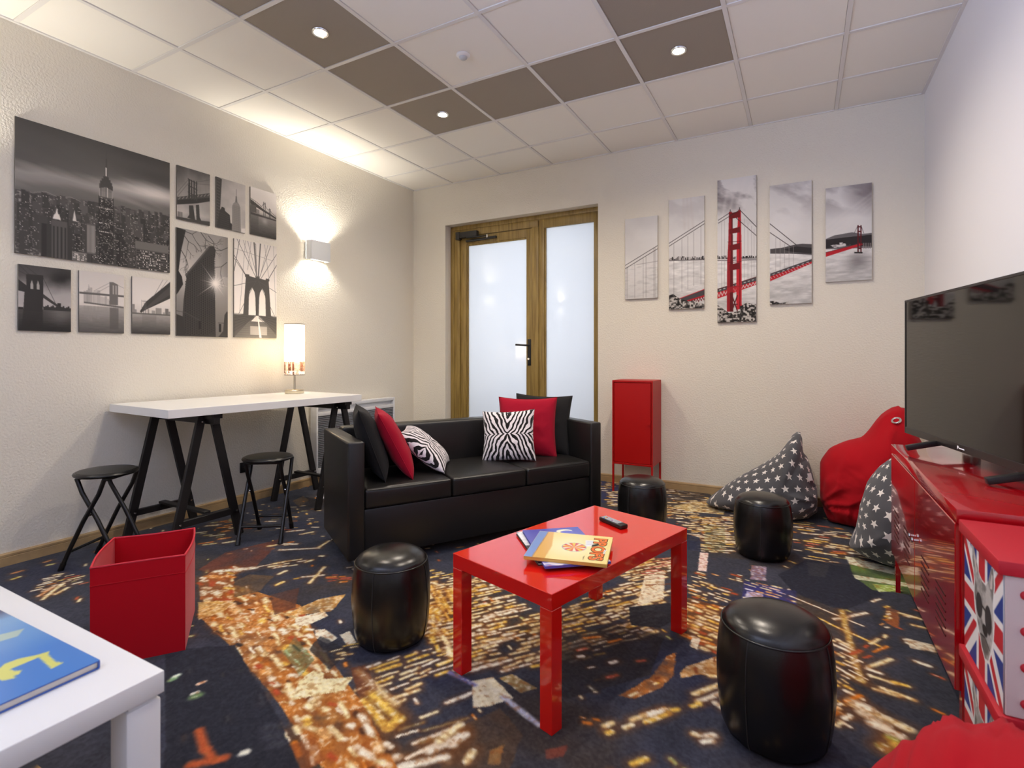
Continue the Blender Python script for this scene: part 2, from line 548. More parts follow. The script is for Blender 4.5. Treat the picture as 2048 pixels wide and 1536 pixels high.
    for q in ((1264, 1440, 1330, 1418), (1292, 1444, 1338, 1426), (1252, 1456, 1264, 1450), (1388, 1388, 1442, 1368), (1396, 1402, 1442, 1386), (1384, 1412, 1398, 1406), (1430, 1405, 1446, 1418), (1210, 1452, 1224, 1446), (1216, 1466, 1222, 1464), (1300, 1428, 1320, 1422), (1346, 1420, 1356, 1418), (1388, 1468, 1396, 1470), (1412, 1472, 1428, 1470), (1408, 1484, 1424, 1482), (1265, 1528, 1292, 1518), (1420, 1352, 1432, 1352)):
        seg(*q, 0.02, random.choice(P_GOLD))
    rows([(1160, 1424), (1190, 1420), (1196, 1456), (1170, 1452)], (1164, 1430), (1190, 1436), 0.03, (0.02, 0.05), (0.02, 0.03), 0.012, [ORA, (190, 120, 60)], 0.8)
    fill([(1090, 1500), (1136, 1490), (1130, 1512), (1094, 1520)], (150, 62, 38), 0.7, 0.7)
    # --- around and under the coffee table
    rows([(850, 1140), (980, 1150), (1090, 1230), (1240, 1170), (1262, 1110), (1350, 1112), (1336, 1215), (1290, 1290), (1080, 1340), (925, 1348), (858, 1300)], (930, 1244), (1060, 1214), 0.034, (0.05, 0.13), (0.012, 0.035), 0.02, P_GOLD, 0.93)
    fill([(1290, 1150), (1330, 1140), (1328, 1196), (1275, 1212)], (244, 232, 204), 0.9)
    rows([(1255, 1120), (1345, 1112), (1335, 1170), (1290, 1180)], (1262, 1150), (1340, 1144), 0.026, (0.06, 0.16), (0.01, 0.02), 0.011, [(190, 80, 70), BRN], 0.9, halo=False)
    fill([(1258, 1214), (1342, 1206), (1350, 1240), (1320, 1256), (1262, 1250)], (34, 34, 44), 0.92)  # coffee table's shadow painted into the carpet colours
    fill([(1130, 1270), (1230, 1250), (1330, 1270), (1300, 1350), (1130, 1400), (1080, 1330)], (44, 38, 34), 0.85, 0.5)  # shade under the table, put into the print as a dark fill
    rows([(1130, 1270), (1230, 1250), (1330, 1270), (1300, 1330), (1130, 1380)], (1140, 1300), (1200, 1290), 0.08, (0.02, 0.1), (0.05, 0.14), 0.018, P_MIX, 0.55)
    # --- left of the table: striped building fronts
    rows([(862, 1170), (908, 1300), (860, 1396), (770, 1470), (700, 1350), (740, 1320), (840, 1300)], (768, 1388), (860, 1352), 0.036, (0.06, 0.16), (0.012, 0.04), 0.019, P_GOLD, 0.93)
    rows([(850, 1160), (905, 1180), (900, 1320), (862, 1300)], (862, 1200), (900, 1270), 0.04, (0.05, 0.12), (0.012, 0.03), 0.024, [YEL, CREAM, (240, 190, 90)], 0.9)
    rows([(760, 1470), (880, 1390), (960, 1380), (930, 1440), (870, 1530), (790, 1536)], (790, 1480), (900, 1440), 0.03, (0.1, 0.22), (0.02, 0.05), 0.014, P_GOLD + [(140, 120, 80)], 0.9)
    for a, b in (((715, 1342), (790, 1410)), ((725, 1400), (775, 1455)), ((740, 1385), (800, 1440)), ((775, 1455), (800, 1436))):
        seg(*a, *b, 0.03, random.choice([YEL, CREAM]))
    fill([(944, 1362), (986, 1354), (1026, 1396), (980, 1413), (946, 1416)], (236, 224, 184), 0.97)
    seg(1006, 1394, 1078, 1450, 0.022, (214, 216, 232), False)
    seg(900, 1345, 950, 1370, 0.02, (120, 116, 170), False)
    fill([(998, 1356), (1024, 1348), (1074, 1376), (1040, 1386)], (196, 164, 92), 0.85, 0.5)
    fill([(928, 1450), (1000, 1416), (1046, 1470), (1018, 1540), (880, 1540)], (86, 64, 44), 0.85, 0.5)
    fill([(980, 1500), (1010, 1490), (1000, 1530), (975, 1530)], (196, 140, 70), 0.7, 0.6)
    for q in ((742, 1532, 794, 1514), (800, 1536, 892, 1512), (934, 1520, 944, 1505), (905, 1490, 925, 1470), (860, 1500, 930, 1470), (880, 1480, 920, 1450)):
        seg(*q, 0.026, random.choice([CREAM, WHI]))
    # --- the bright orange street running to the lower left
    street = [(395, 1230), (470, 1170), (600, 1210), (640, 1290), (720, 1400), (800, 1545), (650, 1545), (560, 1410), (480, 1310)]
    fill(street, (176, 92, 34), 0.95, 1.3, 7)
    fill(street, (228, 150, 60), 0.7, 1.6, 17)
    fill([(405, 1240), (520, 1215), (620, 1235), (560, 1290), (470, 1290)], (240, 176, 100), 0.75, 0.7, 8)
    blot(street, 420, (0.012, 0.045), P_FIRE + [CREAM, WHI, (60, 36, 26), (40, 34, 38)])
    rows(street, (500, 1300), (620, 1500), 0.07, (0.05, 0.16), (0.02, 0.07), 0.026, [CREAM, WHI, YEL, (250, 200, 130)], 0.7, 0.4)
    rows([(470, 1300), (520, 1290), (660, 1545), (600, 1545)], (500, 1300), (620, 1500), 0.05, (0.04, 0.10), (0.02, 0.05), 0.02, P_FIRE, 0.8, 0.3)
    fill([(598, 1362), (626, 1340), (649, 1345), (646, 1358), (706, 1354), (690, 1381), (584, 1399)], (244, 232, 178), 0.98)
    fill([(630, 1260), (650, 1258), (676, 1276), (655, 1288), (632, 1276)], (240, 232, 206), 0.98)
    fill([(680, 1270), (700, 1262), (712, 1285), (695, 1290)], (240, 232, 206), 0.95)
    fill([(590, 1236), (650, 1222), (656, 1232), (612, 1252), (588, 1250)], (246, 236, 206), 0.98)
    fill([(566, 1306), (590, 1272), (628, 1320), (600, 1352)], (112, 120, 84), 0.85, 0.4)
    rows([(566, 1306), (590, 1272), (628, 1320), (600, 1352)], (590, 1275), (622, 1318), 0.035, (0.05, 0.1), (0.03, 0.05), 0.012, [(160, 180, 130), (70, 76, 54)], 0.8, halo=False)
    fill([(640, 1272), (700, 1300), (660, 1340), (618, 1300)], (40, 40, 46), 0.75)
    fill([(700, 1336), (730, 1330), (758, 1380), (720, 1400)], (122, 62, 30), 0.8, 0.4)
    fill([(576, 1490), (630, 1476), (650, 1520), (605, 1545)], (150, 78, 34), 0.9, 0.4)
    rows([(655, 1285), (720, 1290), (715, 1320), (665, 1320)], (660, 1305), (715, 1295), 0.03, (0.04, 0.1), (0.02, 0.04), 0.014, P_GOLD, 0.9)
    for x, y in ((536, 1456), (552, 1488), (545, 1472)):
        seg(x - 10, y + 3, x + 10, y - 3, 0.034, (236, 228, 250), False)
        seg(x - 6, y, x + 8, y, 0.02, WHI, False)
    # --- dark lower left
    fill([(330, 1300), (470, 1290), (560, 1440), (600, 1545), (330, 1545)], (31, 33, 44), 0.9)
    for x, y, c, r in ((352, 1352, (214, 240, 214), 0.018), (345, 1358, (130, 170, 120), 0.02), (390, 1386, (240, 236, 226), 0.014), (392, 1392, (110, 140, 90), 0.03), (402, 1366, (246, 190, 150), 0.016), (488, 1505, (240, 240, 220), 0.02)):
        seg(x - 5, y + 2, x + 5, y - 2, r, c, False)
    for a, b in (((398, 1460), (410, 1500)), ((410, 1500), (430, 1520)), ((380, 1530), (450, 1515))):
        seg(*a, *b, 0.028, (190, 88, 44), False)
    # --- left middle: brown roofs and lit streets behind the bin
    fill([(395, 1140), (450, 1105), (560, 1078), (545, 1100), (510, 1135), (440, 1150)], (112, 58, 40), 0.9, 0.5)
    fill([(420, 1145), (452, 1138), (470, 1165), (462, 1190), (400, 1200), (398, 1165)], (210, 120, 60), 0.9, 0.6)
    blot([(395, 1150), (470, 1130), (480, 1200), (395, 1225)], 110, (0.02, 0.06), P_FIRE)
    seg(432, 1143, 508, 1136, 0.035, WHI)
    rows([(505, 1130), (605, 1118), (605, 1130), (508, 1146)], (510, 1138), (600, 1124), 0.04, (0.04, 0.1), (0.01, 0.02), 0.022, P_GOLD, 0.95)
    fill([(470, 1162), (500, 1148), (548, 1152), (520, 1182), (468, 1195)], (110, 84, 56), 0.85, 0.5)
    fill([(540, 1190), (600, 1175), (590, 1215), (548, 1230)], (96, 56, 40), 0.85, 0.5)
    fill([(602, 1214), (640, 1198), (692, 1188), (664, 1222), (600, 1230), (570, 1232)], (236, 178, 92), 0.95, 0.45)
    fill([(395, 1205), (470, 1200), (450, 1222), (398, 1240)], (236, 190, 110), 0.85, 0.5)
    for q in ((606, 1154, 646, 1150), (620, 1166, 648, 1134), (560, 1100, 638, 1096), (566, 1088, 594, 1088), (638, 1094, 658, 1082), (558, 1148, 572, 1142), (552, 1170, 566, 1164), (575, 1063, 606, 1060), (604, 1068, 626, 1064), (640, 1112, 646, 1112), (612, 1124, 624, 1120), (536, 1092, 552, 1090)):
        seg(*q, 0.02, random.choice(P_GOLD))
    rows([(650, 1150), (690, 1145), (695, 1165), (660, 1165)], (650, 1152), (690, 1150), 0.03, (0.04, 0.1), (0.01, 0.03), 0.014, [(190, 80, 60), ORA], 0.8)
    # --- under the desk
    rows([(395, 1048), (470, 1040), (470, 1085), (395, 1092)], (400, 1074), (465, 1066), 0.05, (0.05, 0.14), (0.02, 0.05), 0.025, [CREAM, (200, 190, 110), (150, 150, 90), ORA], 0.8)
    rows([(480, 1020), (640, 1010), (650, 1075), (480, 1060)], (500, 1040), (640, 1036), 0.06, (0.03, 0.1), (0.05, 0.12), 0.014, P_MIX + [(120, 110, 90)] * 4, 0.6)
    fill([(585, 1002), (606, 992), (618, 1000), (600, 1014)], (128, 96, 52), 0.8, 0.4)
    fill([(632, 992), (655, 985), (655, 996), (634, 1000)], (214, 214, 240), 0.9)
    # --- beside the white table
    rows([(60, 1176), (110, 1150), (172, 1144), (172, 1166), (100, 1192)], (66, 1174), (170, 1152), 0.035, (0.03, 0.09), (0.02, 0.05), 0.016, P_MIX, 0.75)
    for q in ((78, 1192, 104, 1176), (86, 1198, 124, 1168), (112, 1188, 134, 1176), (28, 1146, 42, 1142), (26, 1158, 38, 1154), (90, 1124, 100, 1121), (96, 1130, 106, 1128), (110, 1150, 124, 1148)):
        seg(*q, 0.02, random.choice([CREAM, (230, 224, 120), (220, 150, 90)]))
    # near part, behind the photograph's lower edge
    rows([(700, 1600), (1400, 1560), (1500, 1720), (800, 1760)], (760, 1700), (900, 1660), 0.07, (0.05, 0.14), (0.02, 0.06), 0.02, P_GOLD, 0.6)
    # uneven weave edges: small warp, worn breaks in the print
    m_, n_ = X.shape
    px = RW / n_
    wx = (fbm(X * 22, Y * 22, 61, 3) - 0.5) * 0.008 / px
    wy = (fbm(X * 22 + 40, Y * 22, 71, 3) - 0.5) * 0.008 / px
    jj, ii = np.meshgrid(np.arange(n_), np.arange(m_))
    cv.c = cv.c[np.clip((ii + wy).round().astype(int), 0, m_ - 1), np.clip((jj + wx).round().astype(int), 0, n_ - 1)]
    lum = cv.c.mean(-1)
    er = fbm(X * 70, Y * 70, 81, 3)
    cv.mix(np.clip((0.42 - er) * 9, 0, 1) * 0.45 * (lum > 90), (150, 84, 30))
    cv.mix(np.clip((er - 0.56) * 7, 0, 1) * 0.55 * (lum > 110), (255, 248, 226))
    cv.c += (vnoise(X * 150, Y * 150, 5) - 0.5)[..., None] * 26
    return cv

def build_floor():
    cv = paint_floor()
    col = cv.out().reshape(-1, 3)
    nx, ny = cv.nx, cv.ny
    xs = np.linspace(0, RW, nx + 1)
    ys = np.linspace(0, -cv.h, ny + 1)
    Xg, Yg = np.meshgrid(xs, ys)
    V = np.stack([Xg.ravel(), Yg.ravel(), np.zeros(Xg.size)], 1)
    Q = grid_quads(nx, ny)
    # rest of the room behind the camera, coarser
    n2x, n2y = 90, 40
    X2, Y2 = np.meshgrid(np.linspace(0, RW, n2x + 1), np.linspace(-cv.h, -RD, n2y + 1))
    k = fbm(X2 * 14, Y2 * 20, 31, 3)
    C2 = lin(np.array(NAVY, float))[None, :] + np.clip((k.ravel() - 0.6) * 8, 0, 1)[:, None] * lin(np.array([240, 190, 100.]))[None, :]
    Q = np.concatenate([Q, grid_quads(n2x, n2y, len(V))])
    V = np.concatenate([V, np.stack([X2.ravel(), Y2.ravel(), np.zeros(X2.size)], 1)])
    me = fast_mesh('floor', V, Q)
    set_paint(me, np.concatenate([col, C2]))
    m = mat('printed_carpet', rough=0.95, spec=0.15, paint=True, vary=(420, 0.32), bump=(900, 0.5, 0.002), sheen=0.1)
    return struct(obj('floor', me, m))
build_floor()

# ------------------------------------------------------------------ room shell
M_WALL = mat('plaster_wall', (231, 224, 208), 0.9, spec=0.25, bump=(80, 0.65, 0.006))
M_WALLSMOOTH = mat('smooth_wall', (236, 234, 234), 0.9, spec=0.25, bump=(160, 0.15, 0.002))
M_OAK = mat('oak_skirting', (178, 148, 104), 0.55, vary=(14, 0.25))
T = 0.2
struct(MB().box(-T, 0, -RD - T, T + 1.4, -0.1, CH + 0.3).build('wall_left', M_WALL))
struct(MB().box(RW, RW + T, -RD - T, T + 1.4, -0.1, CH + 0.3).build('wall_right', M_WALLSMOOTH))
DX0, DX1, DZ = 0.450, 2.225, 2.622      # door opening
struct(MB().box(0, DX0, 0, T, 0, CH + 0.3).box(DX1, RW, 0, T, 0, CH + 0.3).box(DX0, DX1, 0, T, DZ, CH + 0.3).build('wall_back', M_WALL))
WX0, WX1, WZ0, WZ1 = 0.9, 2.3, 1.2, 2.6
struct(MB().box(0, WX0, -RD - T, -RD, 0, CH + 0.3).box(WX1, RW, -RD - T, -RD, 0, CH + 0.3).box(WX0, WX1, -RD - T, -RD, 0, WZ0).box(WX0, WX1, -RD - T, -RD, WZ1, CH + 0.3).build('wall_front', M_WALLSMOOTH))
M_WFRAME = mat('white_frame', (235, 235, 235), 0.4)
w1 = struct(MB().box(WX0, WX1, -RD - 0.1, -RD - 0.04, WZ0, WZ0 + 0.06).box(WX0, WX1, -RD - 0.1, -RD - 0.04, WZ1 - 0.06, WZ1).box(WX0, WX0 + 0.06, -RD - 0.1, -RD - 0.04, WZ0 + 0.06, WZ1 - 0.06).box(WX1 - 0.06, WX1, -RD - 0.1, -RD - 0.04, WZ0 + 0.06, WZ1 - 0.06).box((WX0 + WX1) / 2 - 0.03, (WX0 + WX1) / 2 + 0.03, -RD - 0.1, -RD - 0.04, WZ0 + 0.06, WZ1 - 0.06).build('window_1', M_WFRAME))
# corridor behind the door
M_CORR = mat('corridor_paint', (238, 238, 240), 0.9)
struct(MB().box(-T, RW + T, 1.4, 1.5, -0.1, CH + 0.3).build('wall_corridor', M_CORR))
struct(MB().box(-T, RW + T, T, 1.4, -0.1, 0).build('floor_corridor', mat('corridor_floor', (150, 140, 130), 0.8)))

def skirting(name, p, q, nrm):
    p, q, n = Vector(p), Vector(q), Vector(nrm)
    b = MB()
    u = (q - p)
    def f(x, y, z):
        return p + u * (z) + n * x + Vector((0, 0, y))
    b.prism([(0, 0), (0.016, 0), (0.016, 0.047), (0.0135, 0.049), (0.0135, 0.051), (0.016, 0.053), (0.016, 0.064), (0.011, 0.071), (0, 0.071)], 1.0, f)
    return struct(b.build(name, M_OAK))
skirting('baseboard_left', (0, -RD, 0), (0, 0, 0), (1, 0, 0))
skirting('baseboard_back', (DX1 + 0.0, 0, 0), (RW, 0, 0), (0, -1, 0))
skirting('baseboard_corner', (0.016, 0, 0), (DX0, 0, 0), (0, -1, 0))
skirting('baseboard_right', (RW, -RD, 0), (RW, 0, 0), (-1, 0, 0))
skirting('baseboard_front', (0, -RD, 0), (RW, -RD, 0), (0, 1, 0))

# ------------------------------------------------------------------ ceiling: grid and tiles
M_TILE = mat('white_ceiling_tile', (247, 243, 233), 0.92, bump=(260, 0.25, 0.001))
M_DARK = mat('grey_ceiling_tile', (160, 150, 136), 0.9, vary=(300, 0.12), bump=(260, 0.3, 0.001))
M_GRID = mat('white_ceiling_grid', (232, 229, 224), 0.45)
ceil = struct(MB().box(0, RW, -RD, 0, CH + 0.06, CH + 0.3).build('ceiling', M_TILE))
GX, GY = 0.5495, -0.510
xl = [0.0] + [GX + 0.6 * i for i in range(7)] + [RW]
yl = [0.0] + [GY - 0.6 * j for j in range(10)]
yl = [y for y in yl if y > -RD] + [-RD]
tile_cache = {}
for i in range(len(xl) - 1):
    for j in range(len(yl) - 1):
        wx, wy = xl[i + 1] - xl[i], yl[j] - yl[j + 1]
        r = j - 1
        dark = (i in (2, 5) and 1 <= r <= 6) or (2 <= i <= 5 and r in (1, 6))
        key = (round(wx, 3), round(wy, 3), dark)
        if key not in tile_cache:
            a, b = wx / 2 - 0.0125, wy / 2 - 0.0125
            tile_cache[key] = MB().box(-a, a, -b, b, 0, 0.015).mesh('ceiling_tile', 0.0025, 1)
            tile_cache[key].materials.append(M_DARK if dark else M_TILE)
        t = obj('ceiling_tile', tile_cache[key], None, ceil)
        t.location = ((xl[i] + xl[i + 1]) / 2, (yl[j] + yl[j + 1]) / 2, CH + 0.005 + random.uniform(-0.0008, 0.0012))
for x in xl[1:-1]:
    MB().box(x - 0.012, x + 0.012, -RD, 0, CH, CH + 0.03).build('grid_bar', M_GRID, ceil)
for y in yl[1:-1]:
    MB().box(0, RW, y - 0.012, y + 0.012, CH + 0.0006, CH + 0.029).build('grid_bar', M_GRID, ceil)
struct(MB().box(0, 0.02, -RD, 0, CH - 0.002, CH + 0.04).build('trim_1', M_GRID))
struct(MB().box(0.02, RW - 0.02, -0.012, 0, CH - 0.002, CH + 0.04).build('trim_2', M_GRID))
struct(MB().box(RW - 0.02, RW, -RD, 0, CH - 0.002, CH + 0.04).build('trim_3', M_GRID))

# ------------------------------------------------------------------ door with frosted glass
def wood_mat():
    m = mat('varnished_wood', (140, 104, 52), 0.45, coat=0.2, coat_rough=0.3)
    nt = m.node_tree
    N, L = nt.nodes, nt.links
    tc = N.new('ShaderNodeTexCoord')
    mp = N.new('ShaderNodeMapping')
    mp.inputs['Scale'].default_value = (22, 22, 1.6)
    L.new(tc.outputs['Object'], mp.inputs['Vector'])
    n = N.new('ShaderNodeTexNoise')
    n.inputs['Scale'].default_value = 2.0
    n.inputs['Detail'].default_value = 6
    L.new(mp.outputs['Vector'], n.inputs['Vector'])
    cr = N.new('ShaderNodeValToRGB')
    cr.color_ramp.elements[0].color = rgba((124, 98, 42))
    cr.color_ramp.elements[0].position = 0.3
    cr.color_ramp.elements[1].color = rgba((166, 138, 72))
    cr.color_ramp.elements[1].position = 0.7
    L.new(n.outputs['Fac'], cr.inputs['Fac'])
    L.new(cr.outputs['Color'], N['Principled BSDF'].inputs['Base Color'])
    return m
M_WOOD = wood_mat()

def frosted():
    m = bpy.data.materials.new('frosted_glass')
    m.use_nodes = True
    N, L = m.node_tree.nodes, m.node_tree.links
    N.remove(N['Principled BSDF'])
    tr = N.new('ShaderNodeBsdfTranslucent')
    tr.inputs['Color'].default_value = rgba((244, 247, 252))
    df = N.new('ShaderNodeBsdfDiffuse')
    df.inputs['Color'].default_value = rgba((225, 230, 238))
    gl = N.new('ShaderNodeBsdfGlossy')
    gl.inputs['Roughness'].default_value = 0.06
    m1 = N.new('ShaderNodeMixShader')
    m1.inputs[0].default_value = 0.15
    L.new(tr.outputs[0], m1.inputs[1])
    L.new(df.outputs[0], m1.inputs[2])
    fr = N.new('ShaderNodeFresnel')
    fr.inputs['IOR'].default_value = 1.65
    m2 = N.new('ShaderNodeMixShader')
    L.new(fr.outputs[0], m2.inputs[0])
    L.new(m1.outputs[0], m2.inputs[1])
    L.new(gl.outputs[0], m2.inputs[2])
    L.new(m2.outputs[0], N['Material Output'].inputs['Surface'])
    return m
M_FROST = frosted()
M_BLK = mat('black_metal', (28, 26, 25), 0.4)
M_CHROME = mat('chrome', (225, 225, 225), 0.12, metal=1.0)

def door():
    d = struct(bpy.data.objects.new('door_1', None))
    COL.objects.link(d)
    y0, y1 = 0.10, 0.17
    def B(name, x0, x1, z0, z1, ya=y0, yb=y1, m=M_WOOD, par=d, bev=0.003):
        return MB().box(x0, x1, ya, yb, z0, z1).build(name, m, par, bev)
    # fixed frame
    B('frame_stile', DX0, DX0 + 0.045, 0, DZ - 0.045)
    B('frame_stile', DX1 - 0.03, DX1, 0, DZ - 0.045)
    B('frame_head', DX0, DX1, DZ - 0.045, DZ)
    B('frame_rail', DX0 + 0.045, 1.54, DZ - 0.118, DZ - 0.045, 0.106)
    B('frame_stile', DX0 + 0.045, 0.570, 0, DZ - 0.118, 0.106)
    B('frame_mullion', 1.473, 1.547, 0, DZ - 0.118, 0.104)
    B('frame_rail', 1.54, DX1 - 0.03, 2.569, DZ - 0.045, 0.106)
    B('threshold', DX0, DX1, 0.0, 0.012, 0.104, 0.168)
    # door leaf
    leaf = B('leaf_stile', 0.572, 0.655, 0.01, 2.50, 0.118, 0.165)
    B('leaf_stile', 1.400, 1.472, 0.01, 2.50, 0.118, 0.165)
    B('leaf_rail', 0.655, 1.400, 2.41, 2.50, 0.118, 0.165)
    B('leaf_rail', 0.655, 1.400, 0.01, 0.14, 0.118, 0.165)
    B('glazing_bead', 0.655, 0.672, 0.14, 2.41, 0.124, 0.16)
    B('glazing_bead', 0.672, 1.400, 2.396, 2.41, 0.124, 0.16)
    B('glass_pane', 0.655, 1.400, 0.14, 2.41, 0.140, 0.148, M_FROST, bev=0)
    # side light
    B('sidelight_stile', 1.548, 1.608, 0.01, 2.57, 0.112, 0.165)
    B('sidelight_stile', 2.142, 2.195, 0.01, 2.57, 0.112, 0.165)
    B('sidelight_rail', 1.608, 2.142, 2.486, 2.57, 0.112, 0.165)
    B('sidelight_rail', 1.608, 2.142, 0.01, 0.14, 0.112, 0.165)
    B('sidelight_bead', 1.608, 1.622, 0.14, 2.486, 0.122, 0.16)
    B('glass_pane', 1.608, 2.142, 0.14, 2.486, 0.140, 0.148, M_FROST, bev=0)
    # handle
    h = MB().box(1.418, 1.456, 0.108, 0.119, 1.075, 1.350).build('handle_plate', M_BLK, d, 0.01, 3)
    MB().tube([(1.437, 0.11, 1.285), (1.437, 0.06, 1.285), (1.425, 0.052, 1.285), (1.31, 0.052, 1.292)], 0.0105, 12).build('lever', M_BLK, h, smooth=60)
    MB().lathe([(0, 0), (0.013, 0), (0.013, 0.012), (0.010, 0.016), (0, 0.016)], 20).add([], []).build('lock_cylinder', M_CHROME, h, smooth=40)
    lc = [o for o in h.children if o.name.startswith('lock_cylinder')][0]
    lc.rotation_euler = (PI / 2, 0, 0)
    lc.location = (1.437, 0.108, 1.145)
    # closer on the leaf's head
    c = MB().box(0.565, 0.825, 0.055, 0.104, 2.478, 2.542).box(0.548, 0.60, 0.05, 0.104, 2.463, 2.548).build('door_closer', M_BLK, d, 0.006)
    MB().bar((0.70, 0.045, 2.468), (0.955, 0.06, 2.468), 0.02, 0.012).build('closer_arm', M_BLK, c, 0.003)
    MB().bar((0.67, 0.09, 2.44), (1.055, 0.09, 2.452), 0.03, 0.022).build('closer_rail', M_BLK, c, 0.003)
    MB().tube([(0.955, 0.06, 2.478), (0.955, 0.06, 2.446)], 0.01, 10).build('closer_pivot', M_CHROME, c, smooth=40)
door()

# ------------------------------------------------------------------ lamps of the room
M_LENS = mat('lamp_lens', (255, 250, 240), 0.4, emit=((255, 244, 225), 14))
M_WHITE = mat('white_plastic', (238, 236, 232), 0.4)
SPOT_W, SPOT_COL = 70, (1.0, 0.88, 0.74)
def make_downlight():
    r = thing('ceiling_downlight', '', 'downlight', (0, 0, 0))
    MB().lathe([(0.034, 0.012), (0.036, -0.004), (0.046, -0.006), (0.05, -0.001), (0.05, 0.006)], 40).build('trim_ring', M_CHROME, r, smooth=40)
    MB().lathe([(0, -0.007), (0.02, -0.0065), (0.0345, -0.004), (0.0345, 0.006), (0, 0.006)], 32).build('lens', M_LENS, r, smooth=40)
    return r
dl0 = make_downlight()
spots = [(1.45, -1.41, 'round downlight in grey ceiling tile, nearest the door corner'),
         (1.45, -2.61, 'round downlight in grey ceiling tile, above the wall photographs side'),
         (3.25, -1.41, 'round downlight in grey ceiling tile, nearest the red bridge canvases'),
         (3.25, -2.61, None)]
for i, (x, y, lb) in enumerate(spots):
    if lb:
        o = dl0 if i == 0 else copy_tree(dl0)
        o.location = (x, y, CH + 0.0)
        tag(o, lb, 'downlight', 'ceiling downlights')
    light('downlight_lamp', 'SPOT', (x, y, CH - 0.015), SPOT_W * (0.8 if not lb else 0.65 if y < -2 else 0.85 if x < 2 else 1.15), SPOT_COL, (0, 0, 0), 0.03, spot=math.radians(164), blend=0.85)

sd = thing('motion_sensor', 'small white round motion sensor on a white ceiling tile', 'sensor', (2.05, -2.01, CH + 0.005))
MB().lathe([(0, 0), (0.042, 0), (0.044, -0.006), (0.036, -0.014), (0.026, -0.016)], 36).build('housing', M_WHITE, sd, smooth=40)
MB().lathe([(0.026, -0.014), (0.024, -0.024), (0.015, -0.031), (0, -0.034)], 28).build('dome_lens', mat('grey_dome', (196, 196, 194), 0.3), sd, smooth=60)

M_SCON = mat('sconce_white', (226, 228, 226), 0.45)
sc = thing('wall_sconce', 'white box wall lamp glowing up and down beside the photographs', 'wall lamp', (0, -1.415, 2.128))
MB().box(0.004, 0.016, -0.10, 0.10, -0.075, 0.075).build('back_plate', M_SCON, sc)
MB().box(0.088, 0.1, -0.107, 0.107, -0.088, 0.088).box(0.028, 0.088, -0.107, -0.097, -0.088, 0.088).box(0.028, 0.088, 0.097, 0.107, -0.088, 0.088).build('shade', M_SCON, sc, 0.004)
MB().box(0.016, 0.03, -0.03, 0.03, -0.03, 0.03).build('arm', M_SCON, sc)
MB().tube([(0.05, -0.06, 0), (0.05, 0.06, 0)], 0.012, 12).build('bulb', M_LENS, sc, smooth=50)
for y, k in ((-1.415, 1.0), (-3.95, 0.4)):
    light('sconce_lamp', 'SPOT', (0.06, y, 2.15), 42 * (k + 0.7) / 1.7, (1.0, 0.93, 0.82), (PI, 0, 0), 0.03, spot=math.radians(140), blend=0.6)
    light('sconce_lamp', 'SPOT', (0.06, y, 2.10), 14 * k, (1.0, 0.93, 0.82), (0, 0, 0), 0.03, spot=math.radians(140), blend=0.6)

# ------------------------------------------------------------------ desk on trestles
M_WTOP = mat('white_laminate', (236, 235, 232), 0.28, spec=0.5)
M_BWOOD = mat('black_stained_wood', (24, 21, 20), 0.5, vary=(30, 0.3))
DA = math.radians(-3.0)
tag(MB().box(0, 0.745, 0, 1.425, 0, 0.05).build('desk_top', M_WTOP, None, 0.0015, 1), 'long white laminate desktop resting on two black trestles', 'desk')
dt = bpy.data.objects['desk_top']
dt.location = (0.03, -3.055, 0.82)
dt.rotation_euler = (0, 0, DA)
def make_trestle():
    r = thing('trestle', '', 'trestle')
    # beam runs along local x, legs splay along local y
    MB().box(0.0, 0.70, -0.02, 0.02, 0.755, 0.82).build('top_beam', M_BWOOD, r, 0.002, 1)
    MB().box(0.0, 0.70, -0.035, -0.02, 0.79, 0.82).box(0, 0.70, 0.02, 0.035, 0.79, 0.82).build('beam_flange', M_BWOOD, r)
    for x in (0.09, 0.60):
        for s in (-1, 1):
            l = MB().bar((x, s * 0.035, 0.815), (x, s * 0.215, 0.0), 0.05, 0.024, (1, 0, 0)).build('leg', M_BWOOD, r, 0.002, 1)
            l.data.materials[0] = M_BWOOD
            for z in (0.77, 0.17):
                yy = s * (0.035 + 0.18 * (0.815 - z) / 0.815)
                b = MB().lathe([(0, 0.008), (0.006, 0.006), (0.007, 0)], 10).build('bolt', M_CHROME, l, smooth=50)
                b.location = (x + 0.025, yy, z)
                b.rotation_euler = (0, PI / 2, 0)
        MB().box(x - 0.012, x + 0.012, -0.18, 0.18, 0.145, 0.185).build('cross_rail', M_BWOOD, r, 0.002, 1)
    MB().box(0.09, 0.60, -0.022, 0.022, 0.19, 0.206).build('stretcher', M_BWOOD, r, 0.002, 1)
    return r
t0 = make_trestle()
t0.location = (0.06, -2.80, 0)
tag(t0, 'black wooden trestle under the desk end near the red bin', 'trestle', 'desk trestles')
t1 = copy_tree(t0)
t1.location = (0.08, -1.745, 0)
tag(t1, 'black wooden trestle under the desk end with the lamp', 'trestle', 'desk trestles')

